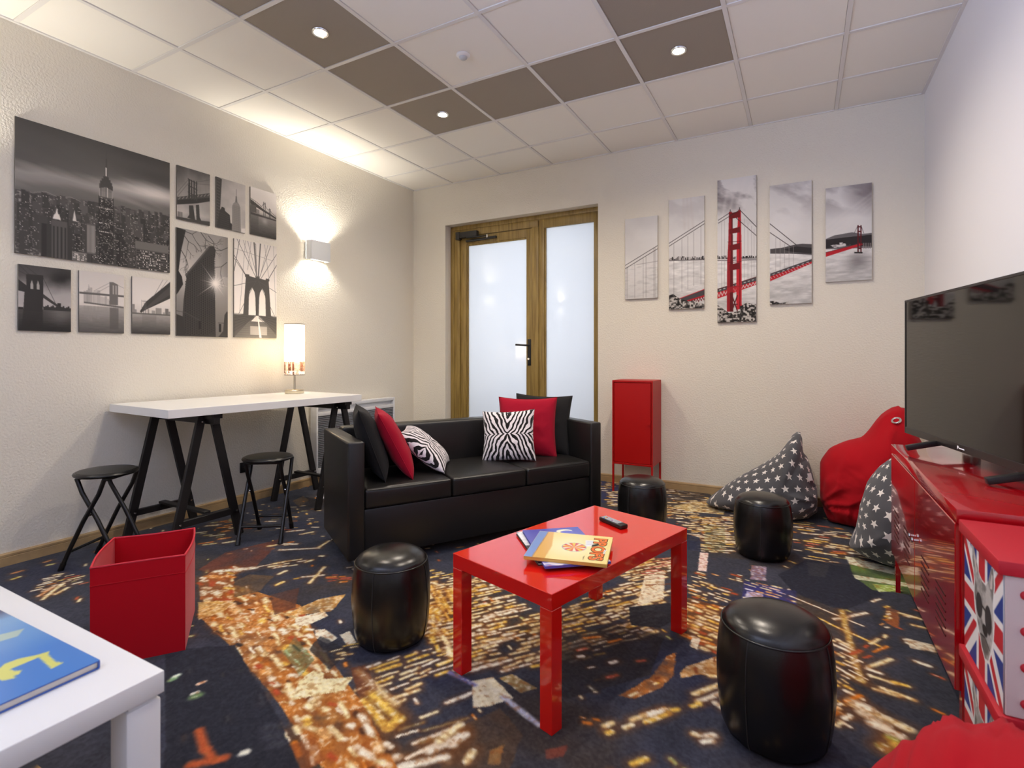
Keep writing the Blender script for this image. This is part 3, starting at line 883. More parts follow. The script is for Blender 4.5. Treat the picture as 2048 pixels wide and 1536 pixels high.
# table lamp
M_NICK = mat('brushed_nickel', (196, 188, 168), 0.3, metal=1.0)
LX, LY, LZ = 0.281, -1.849, 0.871
lamp = thing('table_lamp', 'lit table lamp with white cylinder shade printed with a skyline', 'lamp', (LX, LY, LZ))
MB().lathe([(0, 0), (0.072, 0), (0.074, 0.003), (0.074, 0.028), (0.070, 0.031), (0, 0.031)], 48).build('base', M_NICK, lamp, smooth=40)
MB().tube([(0, 0, 0.03), (0, 0, 0.20)], 0.0085, 16).build('stem', M_NICK, lamp, smooth=40)
MB().tube([(0, 0, 0.20), (0, 0, 0.25)], 0.016, 14).build('socket', M_WHITE, lamp, smooth=40)
def lamp_shade():
    R, z0, z1 = 0.078, 0.152, 0.565
    n, m = 120, 90
    cv = Canvas(2 * PI * R, z1 - z0, n, 3, 250)
    cv.c[:] = (255, 252, 244)
    A = cv.A
    yb = 0.74 * A
    random.seed(5)
    cv.rect(0, yb, 1, A, (150, 104, 82))
    x = 0
    while x < 1:
        w = random.uniform(0.015, 0.05)
        h = random.uniform(0.02, 0.2) * A
        cv.rect(x, yb + random.uniform(-0.01, 0.02), x + w, A, random.choice([(120, 78, 60), (176, 132, 110), (90, 56, 44), (220, 190, 170)]), 0.85)
        if random.random() < 0.3:
            cv.fill([(x, yb), (x + w * 0.7, yb), (x + w * 0.3, yb - h)], (232, 210, 190), 0.8)
        x += w
    for _ in range(260):
        x, y = random.random(), random.uniform(yb, A)
        cv.rect(x, y, x + 0.008, y + 0.012, random.choice([(250, 240, 230), (140, 100, 84)]), 0.8)
    blotn = fbm(cv.X * 40, cv.Y * 40, 4, 3)
    cv.mix(((cv.Y > 0.92 * A) & (blotn > 0.5)) * 0.9, (252, 246, 240))
    col = cv.out()
    cols = col[:, :]
    m = cv.ny
    th = np.linspace(0, 2 * PI, n + 1)
    zz = np.linspace(z1, z0, m + 1)
    TH, ZZ = np.meshgrid(th, zz)
    V = np.stack([R * np.cos(TH).ravel(), R * np.sin(TH).ravel(), ZZ.ravel()], 1)
    me = fast_mesh('shade', V, grid_quads(n, m))
    set_paint(me, cols.reshape(-1, 3))
    me.polygons.foreach_set('use_smooth', [True] * len(me.polygons))
    mt = bpy.data.materials.new('lamp_shade_print')
    mt.use_nodes = True
    N, L = mt.node_tree.nodes, mt.node_tree.links
    b = N['Principled BSDF']
    a = N.new('ShaderNodeAttribute')
    a.attribute_name = 'paint'
    L.new(a.outputs['Color'], b.inputs['Base Color'])
    b.inputs['Roughness'].default_value = 0.8
    L.new(a.outputs['Color'], b.inputs['Emission Color'])
    b.inputs['Emission Strength'].default_value = 0.25
    tr = N.new('ShaderNodeBsdfTranslucent')
    L.new(a.outputs['Color'], tr.inputs['Color'])
    mx = N.new('ShaderNodeMixShader')
    mx.inputs[0].default_value = 0.42
    L.new(b.outputs[0], mx.inputs[1])
    L.new(tr.outputs[0], mx.inputs[2])
    L.new(mx.outputs[0], N['Material Output'].inputs['Surface'])
    s = obj('shade', me, mt, lamp)
    for z in (z0, z1):
        MB().tube([(R * math.cos(t), R * math.sin(t), z) for t in np.linspace(0, 2 * PI, 48, endpoint=False)], 0.0025, 6, True).build('shade_rim', mat('dark_rim', (70, 58, 48), 0.5), s, smooth=50)
    MB().bar((-R, 0, z0 + 0.06), (R, 0, z0 + 0.06), 0.004, 0.004).bar((0, -R, z0 + 0.06), (0, R, z0 + 0.06), 0.004, 0.004).build('shade_spider', M_NICK, s)
lamp_shade()
light('table_lamp_bulb', 'POINT', (LX, LY, LZ + 0.36), 4, (1.0, 0.82, 0.58), size=0.03)

# panel heater and socket on the left wall
hr = thing('panel_heater', 'white electric panel heater low on the wall under the desk end', 'heater', (0, 0, 0))
M_HEAT = mat('heater_white', (226, 226, 226), 0.4)
y0, y1 = -1.47, -0.43
MB().box(0.02, 0.10, y0, y0 + 0.02, 0.108, 0.735).box(0.02, 0.10, y1 - 0.02, y1, 0.108, 0.735).box(0.02, 0.10, y0 + 0.02, y1 - 0.02, 0.703, 0.735).box(0.02, 0.10, y0 + 0.02, y1 - 0.02, 0.108, 0.16).box(0.02, 0.10, y0 + 0.02, y1 - 0.02, 0.63, 0.664).box(0.022, 0.06, y0 + 0.02, y1 - 0.02, 0.16, 0.703).build('casing', M_HEAT, hr, 0.003)
gm = mat('heater_grille', (140, 142, 146), 0.45, metal=0.4)
for k in range(28):
    z = 0.168 + k * 0.0165
    MB().box(0.075, 0.094, y0 + 0.02, y1 - 0.02, z, z + 0.009).build('grille_slat', gm, hr)
sk = thing('wall_socket', 'black square power socket above the skirting beside the second stool', 'socket', (0, -2.10, 0.285))
M_BP = mat('black_plastic', (22, 21, 22), 0.35)
MB().box(0, 0.010, -0.041, 0.041, -0.041, 0.041).build('cover_plate', M_BP, sk, 0.003)
sw = MB().lathe([(0.026, 0.0), (0.026, 0.003), (0.021, 0.003), (0.020, -0.006), (0, -0.006)], 28).build('socket_well', M_BP, sk, smooth=40)
sw.rotation_euler = (0, PI / 2, 0)
sw.location = (0.010, 0, 0)

# ------------------------------------------------------------------ folding stools
M_STM = mat('black_tube', (20, 19, 19), 0.3)
M_STS = mat('black_vinyl', (26, 26, 25), 0.36, bump=(500, 0.1, 0.001))
def bend(p, q, b, n=10):
    p, q, b = Vector(p), Vector(q), Vector(b)
    out = []
    for i in range(n + 1):
        t = i / n
        out.append(p * (1 - t) + q * t + b * math.sin(PI * t))
    return out
def make_stool():
    r = thing('folding_stool', '', 'stool')
    MB().lathe([(0, 0.502), (0.142, 0.502), (0.150, 0.506), (0.154, 0.514), (0.150, 0.522), (0.140, 0.525)], 48).build('seat_rim', M_STM, r, smooth=50)
    MB().lathe([(0.142, 0.518), (0.139, 0.527), (0.10, 0.533), (0.05, 0.535), (0, 0.536)], 48).build('seat_pad', M_STS, r, smooth=60)
    for s in (-1, 1):
        x1, x2 = s * 0.128, s * 0.105
        for x, sg in ((x1, -1), (x2, 1)):
            pts = [(x, sg * 0.150, 0.012), (x, sg * 0.105, 0.115), (x, sg * 0.03, 0.27), (x, -sg * 0.055, 0.42), (x, -sg * 0.085, 0.50)]
            l = MB().tube(pts, 0.0115, 12).build('leg', M_STM, r, smooth=50)
            MB().tube([(x, sg * 0.155, 0.0), (x, sg * 0.1365, 0.043)], 0.0145, 12).build('rubber_foot', M_BP, l, smooth=50)
        MB().tube([(x1 - s * 0.002, 0.0, 0.302), (x2 + s * 0.002, 0.0, 0.302)], 0.006, 8).build('pivot', M_CHROME, r, smooth=50)
    MB().tube([(-0.128, -0.112, 0.10), (0.128, -0.112, 0.10)], 0.008, 10).build('rung', M_STM, r, smooth=50)
    MB().tube([(-0.105, 0.112, 0.10), (0.105, 0.112, 0.10)], 0.008, 10).build('rung', M_STM, r, smooth=50)
    MB().tube([(-0.128, 0.085, 0.495), (0.128, 0.085, 0.495)], 0.009, 10).tube([(-0.105, -0.085, 0.495), (0.105, -0.085, 0.495)], 0.009, 10).build('seat_support', M_STM, r, smooth=50)
    return r
st0 = make_stool()
st0.location = (0.43, -3.245, 0)
st0.rotation_euler = (0, 0, math.radians(-61))
tag(st0, 'black folding stool with crossed legs behind the red bin', 'stool', 'folding stools')
st1 = copy_tree(st0)
st1.location = (0.865, -2.525, 0)
st1.rotation_euler = (0, 0, math.radians(35))
tag(st1, 'black folding stool standing between the trestle and the sofa', 'stool', 'folding stools')

# ------------------------------------------------------------------ sofa
M_LEA = mat('black_leather', (27, 26, 25), 0.36, spec=0.5, bump=(420, 0.12, 0.0015), vary=(5, 0.15))
M_STITCH = mat('stitch_thread', (40, 38, 35), 0.6)
sofa = thing('sofa', 'black leather three-seat sofa with chrome feet', 'sofa', (1.79, -2.723, 0), math.atan2(0.858, 0.514))
SL, SDp, AW, SZ = 1.745, 0.66, 0.092, 0.712
for nm, x0 in (('left_arm', 0.0), ('right_arm', SL - AW)):
    a = MB().box(x0, x0 + AW, 0.0, SDp, 0.07, SZ).build(nm, M_LEA, sofa, 0.012, 3)
    for xx in (x0 + 0.012, x0 + AW - 0.012):
        MB().tube([(xx, 0.005, 0.09), (xx, 0.004, SZ - 0.02), (xx, 0.014, SZ - 0.006), (xx, SDp - 0.02, SZ + 0.0005)], 0.0016, 6).build('seam', M_STITCH, a, smooth=50)
MB().box(AW, SL - AW, 0.02, SDp - 0.1, 0.07, 0.335).build('base', M_LEA, sofa, 0.008, 2)
def soft_box(x0, x1, y0, y1, z0, z1, crown=0.02, n=14, e=0.02, front=0.01):
    """upholstered block: rounded edges and a crowned top"""
    b = MB().box(x0, x1, y0, y1, z0, z1)
    me = bpy.data.meshes.new('soft')
    bm = bmesh.new()
    bv = [bm.verts.new(p) for p in b.v]
    for q in b.f:
        bm.faces.new([bv[i] for i in q])
    bmesh.ops.recalc_face_normals(bm, faces=bm.faces)
    bmesh.ops.bevel(bm, geom=list(bm.edges), offset=e, segments=4, profile=0.6, affect='EDGES')
    bmesh.ops.subdivide_edges(bm, edges=[ed for ed in bm.edges if ed.calc_length() > 0.1], cuts=n, use_grid_fill=True)
    for v in bm.verts:
        u = (v.co.x - x0) / (x1 - x0) * 2 - 1
        w = (v.co.y - y0) / (y1 - y0) * 2 - 1
        h = (v.co.z - z0) / (z1 - z0)
        k = max(0, 1 - u * u) * max(0, 1 - w * w)
        v.co.z += crown * k ** 0.6 * h
        if w < -0.6:
            v.co.y -= front * max(0, 1 - u * u) * math.sin(PI * min(1, max(0, h)))
    bm.to_mesh(me)
    bm.free()
    me.polygons.foreach_set('use_smooth', [True] * len(me.polygons))
    me.set_sharp_from_angle(angle=math.radians(60))
    return me
cw = (SL - 2 * AW) / 3
for k in range(3):
    x0 = AW + k * cw + 0.003
    c = obj('seat_cushion', soft_box(x0, x0 + cw - 0.006, 0.005, SDp - 0.10, 0.337, 0.447, 0.018), M_LEA, sofa)
    MB().tube([(x0 + 0.012, 0.004, 0.442), (x0 + cw / 2, -0.006, 0.443), (x0 + cw - 0.018, 0.004, 0.442)], 0.0022, 6).build('piping', M_LEA, c, smooth=50)
obj('backrest', soft_box(AW + 0.002, SL - AW - 0.002, SDp - 0.115, SDp, 0.337, 0.725, 0.0, e=0.022, front=0.02), M_LEA, sofa)
for x in (0.06, SL - 0.06):
    for y in (0.06, SDp - 0.06):
        ft = MB().lathe([(0, 0), (0.024, 0), (0.026, 0.006), (0.018, 0.012), (0.017, 0.072), (0, 0.072)], 24).build('foot', M_CHROME, sofa, smooth=40)
        ft.location = (x, y, 0)

# ------------------------------------------------------------------ cushions
def fabric(name, col, rough=0.9):
    return mat(name, col, rough, spec=0.2, bump=(700, 0.25, 0.001), sheen=0.04)
def zebra():
    m = mat('zebra_plush', (240, 236, 234), 0.85, spec=0.2, sheen=0.3, bump=(500, 0.2, 0.001))
    N, L = m.node_tree.nodes, m.node_tree.links
    uv = N.new('ShaderNodeUVMap')
    sx = N.new('ShaderNodeSeparateXYZ')
    L.new(uv.outputs['UV'], sx.inputs[0])
    def M(op, a, b=None):
        n = N.new('ShaderNodeMath')
        n.operation = op
        for i, v in enumerate((a, b)):
            if v is None:
                continue
            if isinstance(v, (int, float)):
                n.inputs[i].default_value = v
            else:
                L.new(v, n.inputs[i])
        return n.outputs[0]
    u = M('SUBTRACT', sx.outputs[0], 0.5)
    v = M('SUBTRACT', sx.outputs[1], 0.5)
    av = M('ABSOLUTE', v)
    no = N.new('ShaderNodeTexNoise')
    no.inputs['Scale'].default_value = 4.0
    no.inputs['Detail'].default_value = 2.0
    L.new(uv.outputs['UV'], no.inputs['Vector'])
    nz = M('SUBTRACT', no.outputs['Fac'], 0.5)
    au = M('ABSOLUTE', u)
    # stripes run outwards from the horizontal spine, fanning and branching
    ph = M('ADD', M('MULTIPLY', au, 74.0), M('MULTIPLY', M('POWER', av, 0.6), -26.0))
    ph = M('ADD', ph, M('MULTIPLY', nz, 13.0))
    s = M('SINE', ph)
    st = M('GREATER_THAN', s, M('ADD', M('MULTIPLY', nz, 1.2), -0.05))
    mx = N.new('ShaderNodeMix')
    mx.data_type = 'RGBA'
    L.new(st, mx.inputs['Factor'])
    mx.inputs[6].default_value = rgba((20, 17, 18))
    mx.inputs[7].default_value = rgba((236, 228, 230))
    L.new(mx.outputs[2], N['Principled BSDF'].inputs['Base Color'])
    return m
M_ZEB = zebra()
M_CBLK, M_CRED = fabric('black_cotton', (34, 33, 33)), fabric('crimson_cotton', (158, 12, 40))
def pillow_mesh(w, h, t, n=40, seed=0, ruff=0.0):
    u = np.linspace(-1, 1, n + 1)
    U, V = np.meshgrid(u, u)
    k = np.clip((1 - np.abs(U) ** 3.2) * (1 - np.abs(V) ** 3.2), 0, 1) ** 0.55
    inx = 1 - 0.085 * (1 - V ** 2) ** 1.0 * np.abs(U) ** 2
    iny = 1 - 0.085 * (1 - U ** 2) ** 1.0 * np.abs(V) ** 2
    wr = (fbm(U * 3 + 9, V * 3 + 4, seed, 3) - 0.5) * 0.016
    cw_ = (fbm(U * 7 + 3, V * 7 + 7, seed + 5, 2) - 0.5) * 0.016 * np.clip(U * U + V * V - 0.8, 0, 1)
    X = U * inx * w / 2
    Z = V * iny * h / 2
    Y = k * t / 2 + (wr + cw_) * k
    rim = (np.maximum(np.abs(U), np.abs(V)) > 0.999)
    rf = ruff * np.sin((U + V * 1.3) * 40)
    vf = np.stack([X.ravel(), np.where(rim, rf, -Y).ravel(), Z.ravel()], 1)
    vb = np.stack([X.ravel(), np.where(rim, rf, Y * 0.9).ravel(), Z.ravel()], 1)
    Q = grid_quads(n, n)
    me = bpy.data.meshes.new('pillow')
    bm = bmesh.new()
    layer = bm.loops.layers.uv.new('UVMap')
    N1 = (n + 1) ** 2
    idx = {}
    vs = []
    for a in range(N1):
        v = bm.verts.new(vf[a])
        vs.append(v)
    rimf = rim.ravel()
    vs2 = [vs[a] if rimf[a] else bm.verts.new(vb[a]) for a in range(N1)]
    uvs = np.stack([(U.ravel() + 1) / 2, (V.ravel() + 1) / 2], 1)
    for q in Q:
        for arr, order in ((vs, q), (vs2, q[::-1])):
            try:
                f = bm.faces.new([arr[i] for i in order])
            except ValueError:
                continue
            for lp, i in zip(f.loops, order):
                lp[layer].uv = uvs[i]
            f.smooth = True
    bmesh.ops.recalc_face_normals(bm, faces=bm.faces)
    bm.to_mesh(me)
    bm.free()
    return me
def rim_pts(w, h, n=24):
    pts = []
    def P(U, V):
        return (U * (1 - 0.085 * (1 - V * V) * U * U) * w / 2, 0, V * (1 - 0.085 * (1 - U * U) * V * V) * h / 2)
    for i in range(n): pts.append(P(-1 + 2 * i / n, -1))
    for i in range(n): pts.append(P(1, -1 + 2 * i / n))
    for i in range(n): pts.append(P(1 - 2 * i / n, 1))
    for i in range(n): pts.append(P(-1, 1 - 2 * i / n))
    return pts
SOFA_M = Matrix.Translation((1.79, -2.723, 0)) @ Matrix.Rotation(math.atan2(0.858, 0.514), 4, 'Z')
def cushion(label, m, w, h, t, pos, yaw, lean, roll=0.0, seed=0, ruff=0.0, group='sofa cushions', seam=True):
    """pos = centre in the sofa's own frame; lean tips the top away from the face's side"""
    r = thing('throw_cushion', label, 'cushion', (0, 0, 0), 0, group)
    R = SOFA_M @ Matrix.Translation(pos) @ Matrix.Rotation(yaw, 4, 'Z') @ Matrix.Rotation(lean, 4, 'X') @ Matrix.Rotation(roll, 4, 'Y')
    r.matrix_world = R
    obj('cover', pillow_mesh(w, h, t, 40, seed, ruff), m, r)
    if seam:
        MB().tube(rim_pts(w, h), 0.0028, 6, True).build('edge_seam', m, r, smooth=60)
    return r
ZS = 0.455
# right-hand trio (faces point to the front-left of the seat)
cushion('black cushion at the back of the trio by the right sofa arm', M_CBLK, 0.43, 0.45, 0.13, (1.525, 0.42, ZS + 0.21), math.radians(-42), math.radians(-14), 0.03, 3)
cushion('crimson cushion between black and zebra ones by the right sofa arm', M_CRED, 0.43, 0.44, 0.13, (1.365, 0.375, ZS + 0.205), math.radians(-36), math.radians(-15), 0.0, 7)
cushion('zebra-striped cushion standing in front of the crimson one by the right arm', M_ZEB, 0.375, 0.365, 0.13, (1.165, 0.30, ZS + 0.168), math.radians(-38), math.radians(-20), -0.06, 5, 0.004, seam=False)
# left-hand trio
cushion('black cushion leaning on the left sofa arm', M_CBLK, 0.44, 0.44, 0.14, (0.20, 0.30, ZS + 0.21), math.radians(78), math.radians(-20), 0.0, 13)
cushion('crimson cushion leaning on the black one by the left arm', M_CRED, 0.44, 0.44, 0.13, (0.345, 0.30, ZS + 0.195), math.radians(76), math.radians(-27), 0.0, 17)
cushion('zebra-striped cushion leaning far back beside the left crimson one', M_ZEB, 0.38, 0.38, 0.13, (0.56, 0.33, ZS + 0.13), math.radians(62), math.radians(-50), 0.0, 19, 0.004, seam=False)

# ------------------------------------------------------------------ coffee table
M_RGLOSS = mat('red_high_gloss', (222, 28, 20), 0.10, coat=0.6, coat_rough=0.02, spec=0.35)
M_RGLOSS.node_tree.nodes['Principled BSDF'].inputs['Coat IOR'].default_value = 1.55
CTZ = 0.44
ct = thing('coffee_table', 'glossy red rectangular coffee table with comics on it', 'coffee table', (3.132, -2.788, 0), math.radians(73.9))
MB().box(-0.445, 0.445, -0.243, 0.243, CTZ - 0.052, CTZ).build('top', M_RGLOSS, ct, 0.0015, 1)
for sx in (-1, 1):
    for sy in (-1, 1):
        MB().box(sx * 0.42 - 0.025, sx * 0.42 + 0.025, sy * 0.218 - 0.025, sy * 0.218 + 0.025, 0, CTZ - 0.053).build('leg', M_RGLOSS, ct, 0.0015, 1)

def flat_print(cv, name, m, parent, z):
    """printed sheet lying flat, canvas y runs towards local -y"""
    col = cv.out()
    nx, ny = cv.nx, cv.ny
    Xg, Yg = np.meshgrid(np.linspace(-cv.w / 2, cv.w / 2, nx + 1), np.linspace(cv.h / 2, -cv.h / 2, ny + 1))
    V = np.stack([Xg.ravel(), Yg.ravel(), np.full(Xg.size, z)], 1)
    me = fast_mesh(name, V, grid_quads(nx, ny))
    set_paint(me, col.reshape(-1, 3))
    return obj(name, me, m, parent)
M_PRINT = mat('glossy_print', rough=0.25, coat=0.3, coat_rough=0.1, paint=True)
M_PAGES = mat('book_pages', (236, 228, 210), 0.8)
def text_mesh(s, size, ext, offset=0.0):
    cu = bpy.data.curves.new('lettering', 'FONT')
    cu.body = s
    cu.size = size
    cu.extrude = ext
    cu.offset = offset
    cu.align_x = 'CENTER'
    cu.align_y = 'CENTER'
    tmp = bpy.data.objects.new('lettering', cu)
    COL.objects.link(tmp)
    dg = bpy.context.evaluated_depsgraph_get()
    dg.update()
    me = bpy.data.meshes.new_from_object(tmp.evaluated_get(dg))
    bpy.data.objects.remove(tmp)
    return me
def book(name, label, cat, corners_px, z, th, cover, paint, group=None, n=90):
    """corners in the photo: near spine-left, near right, far right ... -> oriented rectangle on height z+th"""
    pts = [at(x, y, z + th) for x, y in corners_px]
    a, b, c_ = pts                       # a -> b along the width, b -> c_ along the height
    u = (b - a)
    w = u.length
    ang = math.atan2(u.y, u.x)
    v = c_ - b
    perp = Vector((-math.sin(ang), math.cos(ang), 0))
    h = abs(v.dot(perp))
    ctr = (a + b) / 2 + perp * (h / 2 if v.dot(perp) > 0 else -h / 2)
    r = thing(name, label, cat, (ctr.x, ctr.y, z), ang, group)
    MB().box(-w / 2, w / 2, -h / 2, h / 2, 0, 0.0022).build('back_cover', cover, r, 0.0006, 1)
    MB().box(-w / 2 + 0.004, w / 2 - 0.004, -h / 2 + 0.002, h / 2 - 0.004, 0.0022, th - 0.0022).build('pages', M_PAGES, r)
    f = MB().box(-w / 2, w / 2, -h / 2, h / 2, th - 0.0022, th).build('front_cover', cover, r, 0.0006, 1)
    MB().box(-w / 2, w / 2, -h / 2, -h / 2 + 0.002, 0.0022, th - 0.0022).build('spine', cover, r)
    cv = Canvas(w, h, n, 3)
    paint(cv)
    flat_print(cv, 'cover_print', M_PRINT, f, th + 0.0003)
    return r, w, h, f
def p_profs(cv):
    A = cv.A
    cv.c[:] = (250, 226, 140)
    cv.mix(np.clip(1 - np.hypot(cv.X - 0.5, cv.Y - 0.5 * A) * 1.8, 0, 1), (252, 244, 190))
    cv.fill([(0, 0), (0.12, 0), (0.10, A), (0, A)], (126, 158, 214))
    cv.fill([(0.12, 0), (0.20, 0), (0.27, 0.55 * A), (0.26, A), (0.10, A)], (232, 180, 92))
    cv.fill([(0.12, 0.0), (0.13, 0.0), (0.11, A), (0.10, A)], (180, 128, 60))
    cx, cy = 0.55, 0.52 * A
    R = 0.145
    d = np.hypot(cv.X - cx, cv.Y - cy)
    th = np.arctan2(cv.Y - cy, cv.X - cx)
    k = np.floor((th + PI) / (2 * PI) * 20).astype(int) % 4
    cols = np.array([(250, 206, 40), (214, 44, 40), (252, 240, 190), (226, 90, 30)], float)
    cv.mix((d < R + 0.008) * 1.0, (130, 140, 170))
    cv.mix((d < R) * 1.0, cols[k])
    cv.ell(cx, cy, 0.014, 0.014, (240, 200, 80))
    cv.fill([(0.66, 0.22 * A), (0.76, 0.20 * A), (0.79, 0.42 * A), (0.69, 0.46 * A)], (240, 240, 240))
    for t in (0.27, 0.32, 0.37):
        cv.line((0.69, t * A), (0.76, (t - 0.01) * A), 0.006, (120, 120, 150))
    cv.line((0.905, 0.13 * A), (0.925, 0.13 * A), 0.02, (190, 160, 90))
def p_moon(cv):
    A = cv.A
    cv.vgrad([(0, (70, 74, 180)), (1, (150, 150, 220))])
    cv.ell(0.70, 0.11 * A, 0.14, 0.09, (250, 244, 210))
    cv.ell(0.73, 0.145 * A, 0.115, 0.075, (96, 100, 200))
    cv.ell(0.60, 0.16 * A, 0.03, 0.03, (244, 226, 130))
    n = fbm(cv.X * 6, cv.Y * 6, 3, 3)
    cv.mix(np.clip((n - 0.55) * 8, 0, 1) * (cv.Y > 0.35 * A), (240, 236, 250))
    cv.mix(np.clip((0.4 - n) * 8, 0, 1) * (cv.Y > 0.5 * A), (200, 110, 110))
def p_bw(cv):
    n = fbm(cv.X * 10, cv.Y * 10, 9, 4)
    cv.c[:] = (206, 208, 210)
    cv.mix(np.clip((n - 0.5) * 10, 0, 1), (240, 240, 238))
    cv.mix(np.clip((0.42 - n) * 14, 0, 1), (40, 44, 52))
M_CVB, M_CVY, M_CVD = mat('blue_cover', (84, 86, 176), 0.3), mat('yellow_cover', (226, 176, 84), 0.3), mat('dark_cover', (40, 40, 44), 0.3)
book('comic_book', 'black and white comic at the bottom of the pile on the red table', 'book', [(1076, 1126), (1032, 1064), (1112, 1054)], CTZ + 0.0005, 0.010, M_CVD, p_bw, 'comics on the coffee table')
book('comic_book', 'blue comic with a moon, second in the pile on the red table', 'book', [(1090, 1133), (1222, 1123), (1167, 1053)], CTZ + 0.011, 0.009, M_CVB, p_moon, 'comics on the coffee table')
bk, bw, bh, bf = book('comic_book', 'yellow comic titled PROFS on top of the pile on the red table', 'book', [(1047, 1112), (1213.6, 1129), (1217, 1074)], CTZ + 0.0205, 0.012, M_CVY, p_profs, 'comics on the coffee table')
def lettering(s, m, wid, hei, loc, bold, z, name='title_lettering'):
    """text laid on the cover, reading towards the near edge; wid = along the line, hei = letter height"""
    me = text_mesh(s, 1.0, 0.0, 0.0)
    v = np.zeros(len(me.vertices) * 3, np.float32)
    me.vertices.foreach_get('co', v)
    v = v.reshape(-1, 3)
    lo, hi = v.min(0), v.max(0)
    me = text_mesh(s, 1.0, 0.0, bold)
    v = np.zeros(len(me.vertices) * 3, np.float32)
    me.vertices.foreach_get('co', v)
    v = v.reshape(-1, 3)
    v = (v - (lo + hi) / 2) / np.maximum(hi - lo, 1e-6) * np.array([wid, hei, 0])
    me.vertices.foreach_set('co', v.astype(np.float32).ravel())
    me.update()
    o = obj(name, me, m, bf)
    o.location = (loc[0], loc[1], 0.012 + z)
    o.rotation_euler = (0, 0, -PI / 2)
    return o
lettering('PROFS', mat('ink_black', (24, 18, 14), 0.5), bh * 0.78, bw * 0.155, (bw * 0.355, -bh * 0.01), 0.075, 0.0006)
lettering('PROFS', mat('title_orange', (236, 116, 30), 0.35), bh * 0.78, bw * 0.155, (bw * 0.355, -bh * 0.01), 0.038, 0.0009)
lettering('les', mat('title_white', (250, 250, 250), 0.4), bh * 0.14, bw * 0.035, (bw * 0.445, -bh * 0.10), 0.02, 0.0012)
lettering('TOME 2', mat('ink_brown', (90, 60, 30), 0.5), bh * 0.13, bw * 0.018, (bw * 0.21, -bh * 0.36), 0.0, 0.0007, 'volume_lettering')

# remote control
ra, rb = at(1204, 1035, CTZ + 0.012), at(1249, 1053, CTZ + 0.012)
ru = rb - ra
rl = ru.length
rm = thing('remote_control', 'black television remote lying on the red coffee table', 'remote', ((ra.x + rb.x) / 2, (ra.y + rb.y) / 2, CTZ + 0.001), math.atan2(ru.y, ru.x))
body = MB().prism([(-rl / 2, -0.019), (rl / 2, -0.021), (rl / 2, 0.021), (-rl / 2, 0.019)], 0.018).build('body', M_BP, rm, 0.005, 3)
bcol = [mat('button_grey', (196, 196, 198), 0.6), mat('button_blue', (60, 130, 220), 0.5), mat('button_yellow', (240, 210, 60), 0.5), mat('button_red', (200, 50, 50), 0.5), mat('button_violet', (150, 60, 140), 0.5)]
for i in range(13):
    for j in range(4):
        m = bcol[0]
        if i == 2 and j < 3: m = bcol[1 + j]
        if i == 7 and j == 1: m = bcol[4]
        o = MB().lathe([(0.0036, 0.0), (0.0036, 0.0012), (0.003, 0.002), (0, 0.002)], 8).build('button', m, rm, smooth=50)
        o.location = (-rl / 2 + 0.014 + i * (rl - 0.045) / 12, -0.0125 + j * 0.0083, 0.0178)

# ------------------------------------------------------------------ poufs
M_PLEA = mat('pouf_leather', (22, 21, 20), 0.27, spec=0.55, bump=(260, 0.1, 0.002), vary=(6, 0.15))
def make_pouf(seed=1):
    r = thing('pouf', '', 'pouf')
    prof = [(0, 0.004), (0.118, 0.004), (0.136, 0.012), (0.147, 0.035), (0.154, 0.08), (0.160, 0.15), (0.161, 0.20), (0.158, 0.26), (0.152, 0.305), (0.146, 0.325)]
    n = 64
    b = MB().lathe(prof, n)
    for i, (x, y, z) in enumerate(b.v):
        a = math.atan2(y, x)
        k = 1 + 0.006 * math.sin(5 * a + seed) * math.sin(z * 14) + (0.012 * math.sin(13 * a + 2) * max(0, 1 - z / 0.07))
        b.v[i] = (x * k, y * k, z)
    b.build('side', M_PLEA, r, smooth=60)
    MB().lathe([(0.1455, 0.322), (0.144, 0.333), (0.134, 0.346), (0.112, 0.359), (0.08, 0.368), (0.04, 0.373), (0, 0.374)], n).build('top_pad', M_PLEA, r, smooth=70)
    MB().tube([(0.147 * math.cos(t), 0.147 * math.sin(t), 0.3265) for t in np.linspace(0, 2 * PI, 64, endpoint=False)], 0.0032, 8, True).build('piping', M_PLEA, r, smooth=60)
    for k in range(4):
        a = k * PI / 2 + 0.25
        pts = [(rr * 1.004 * math.cos(a), rr * 1.004 * math.sin(a), z) for rr, z in prof[2:]]
        MB().tube(pts, 0.0016, 6).build('side_seam', M_STITCH, r, smooth=60)
    for k in range(3):
        a = k * 2 * PI / 3 + 0.4
        o = MB().lathe([(0, 0), (0.014, 0), (0.014, 0.008), (0, 0.008)], 12).build('foot', M_BP, r, smooth=40)
        o.location = (0.10 * math.cos(a), 0.10 * math.sin(a), -0.002)
    return r
def ctr_from_front(px, py, r):
    p = at(px, py, 0)
    d = Vector((p.x - CX, p.y - CY, 0)).normalized()
    return p + d * r
pf = make_pouf()
pcs = [(ctr_from_front(783, 1316, 0.15), 0.0, 'black leather pouf in front of the left end of the sofa', 1.0),
       (ctr_from_front(1548, 1536, 0.15), 0.9, 'nearest and largest-looking black leather pouf in front of the coffee table', 1.04),
       (ctr_from_front(1525, 1128, 0.14), 1.32, 'black leather pouf in front of the star beanbag by the wall', 0.98),
       (Vector((2.985, -1.27, 0)), 1.0, 'black leather pouf behind the coffee table by the red cabinet', 1.0)]
for i, (p, rz, lb, sc_) in enumerate(pcs):
    o = pf if i == 0 else copy_tree(pf)
    o.location = (p.x, p.y, 0.002)
    o.rotation_euler = (0, 0, rz)
    o.scale = (sc_, sc_, sc_)
    tag(o, lb, 'pouf', 'black leather poufs')

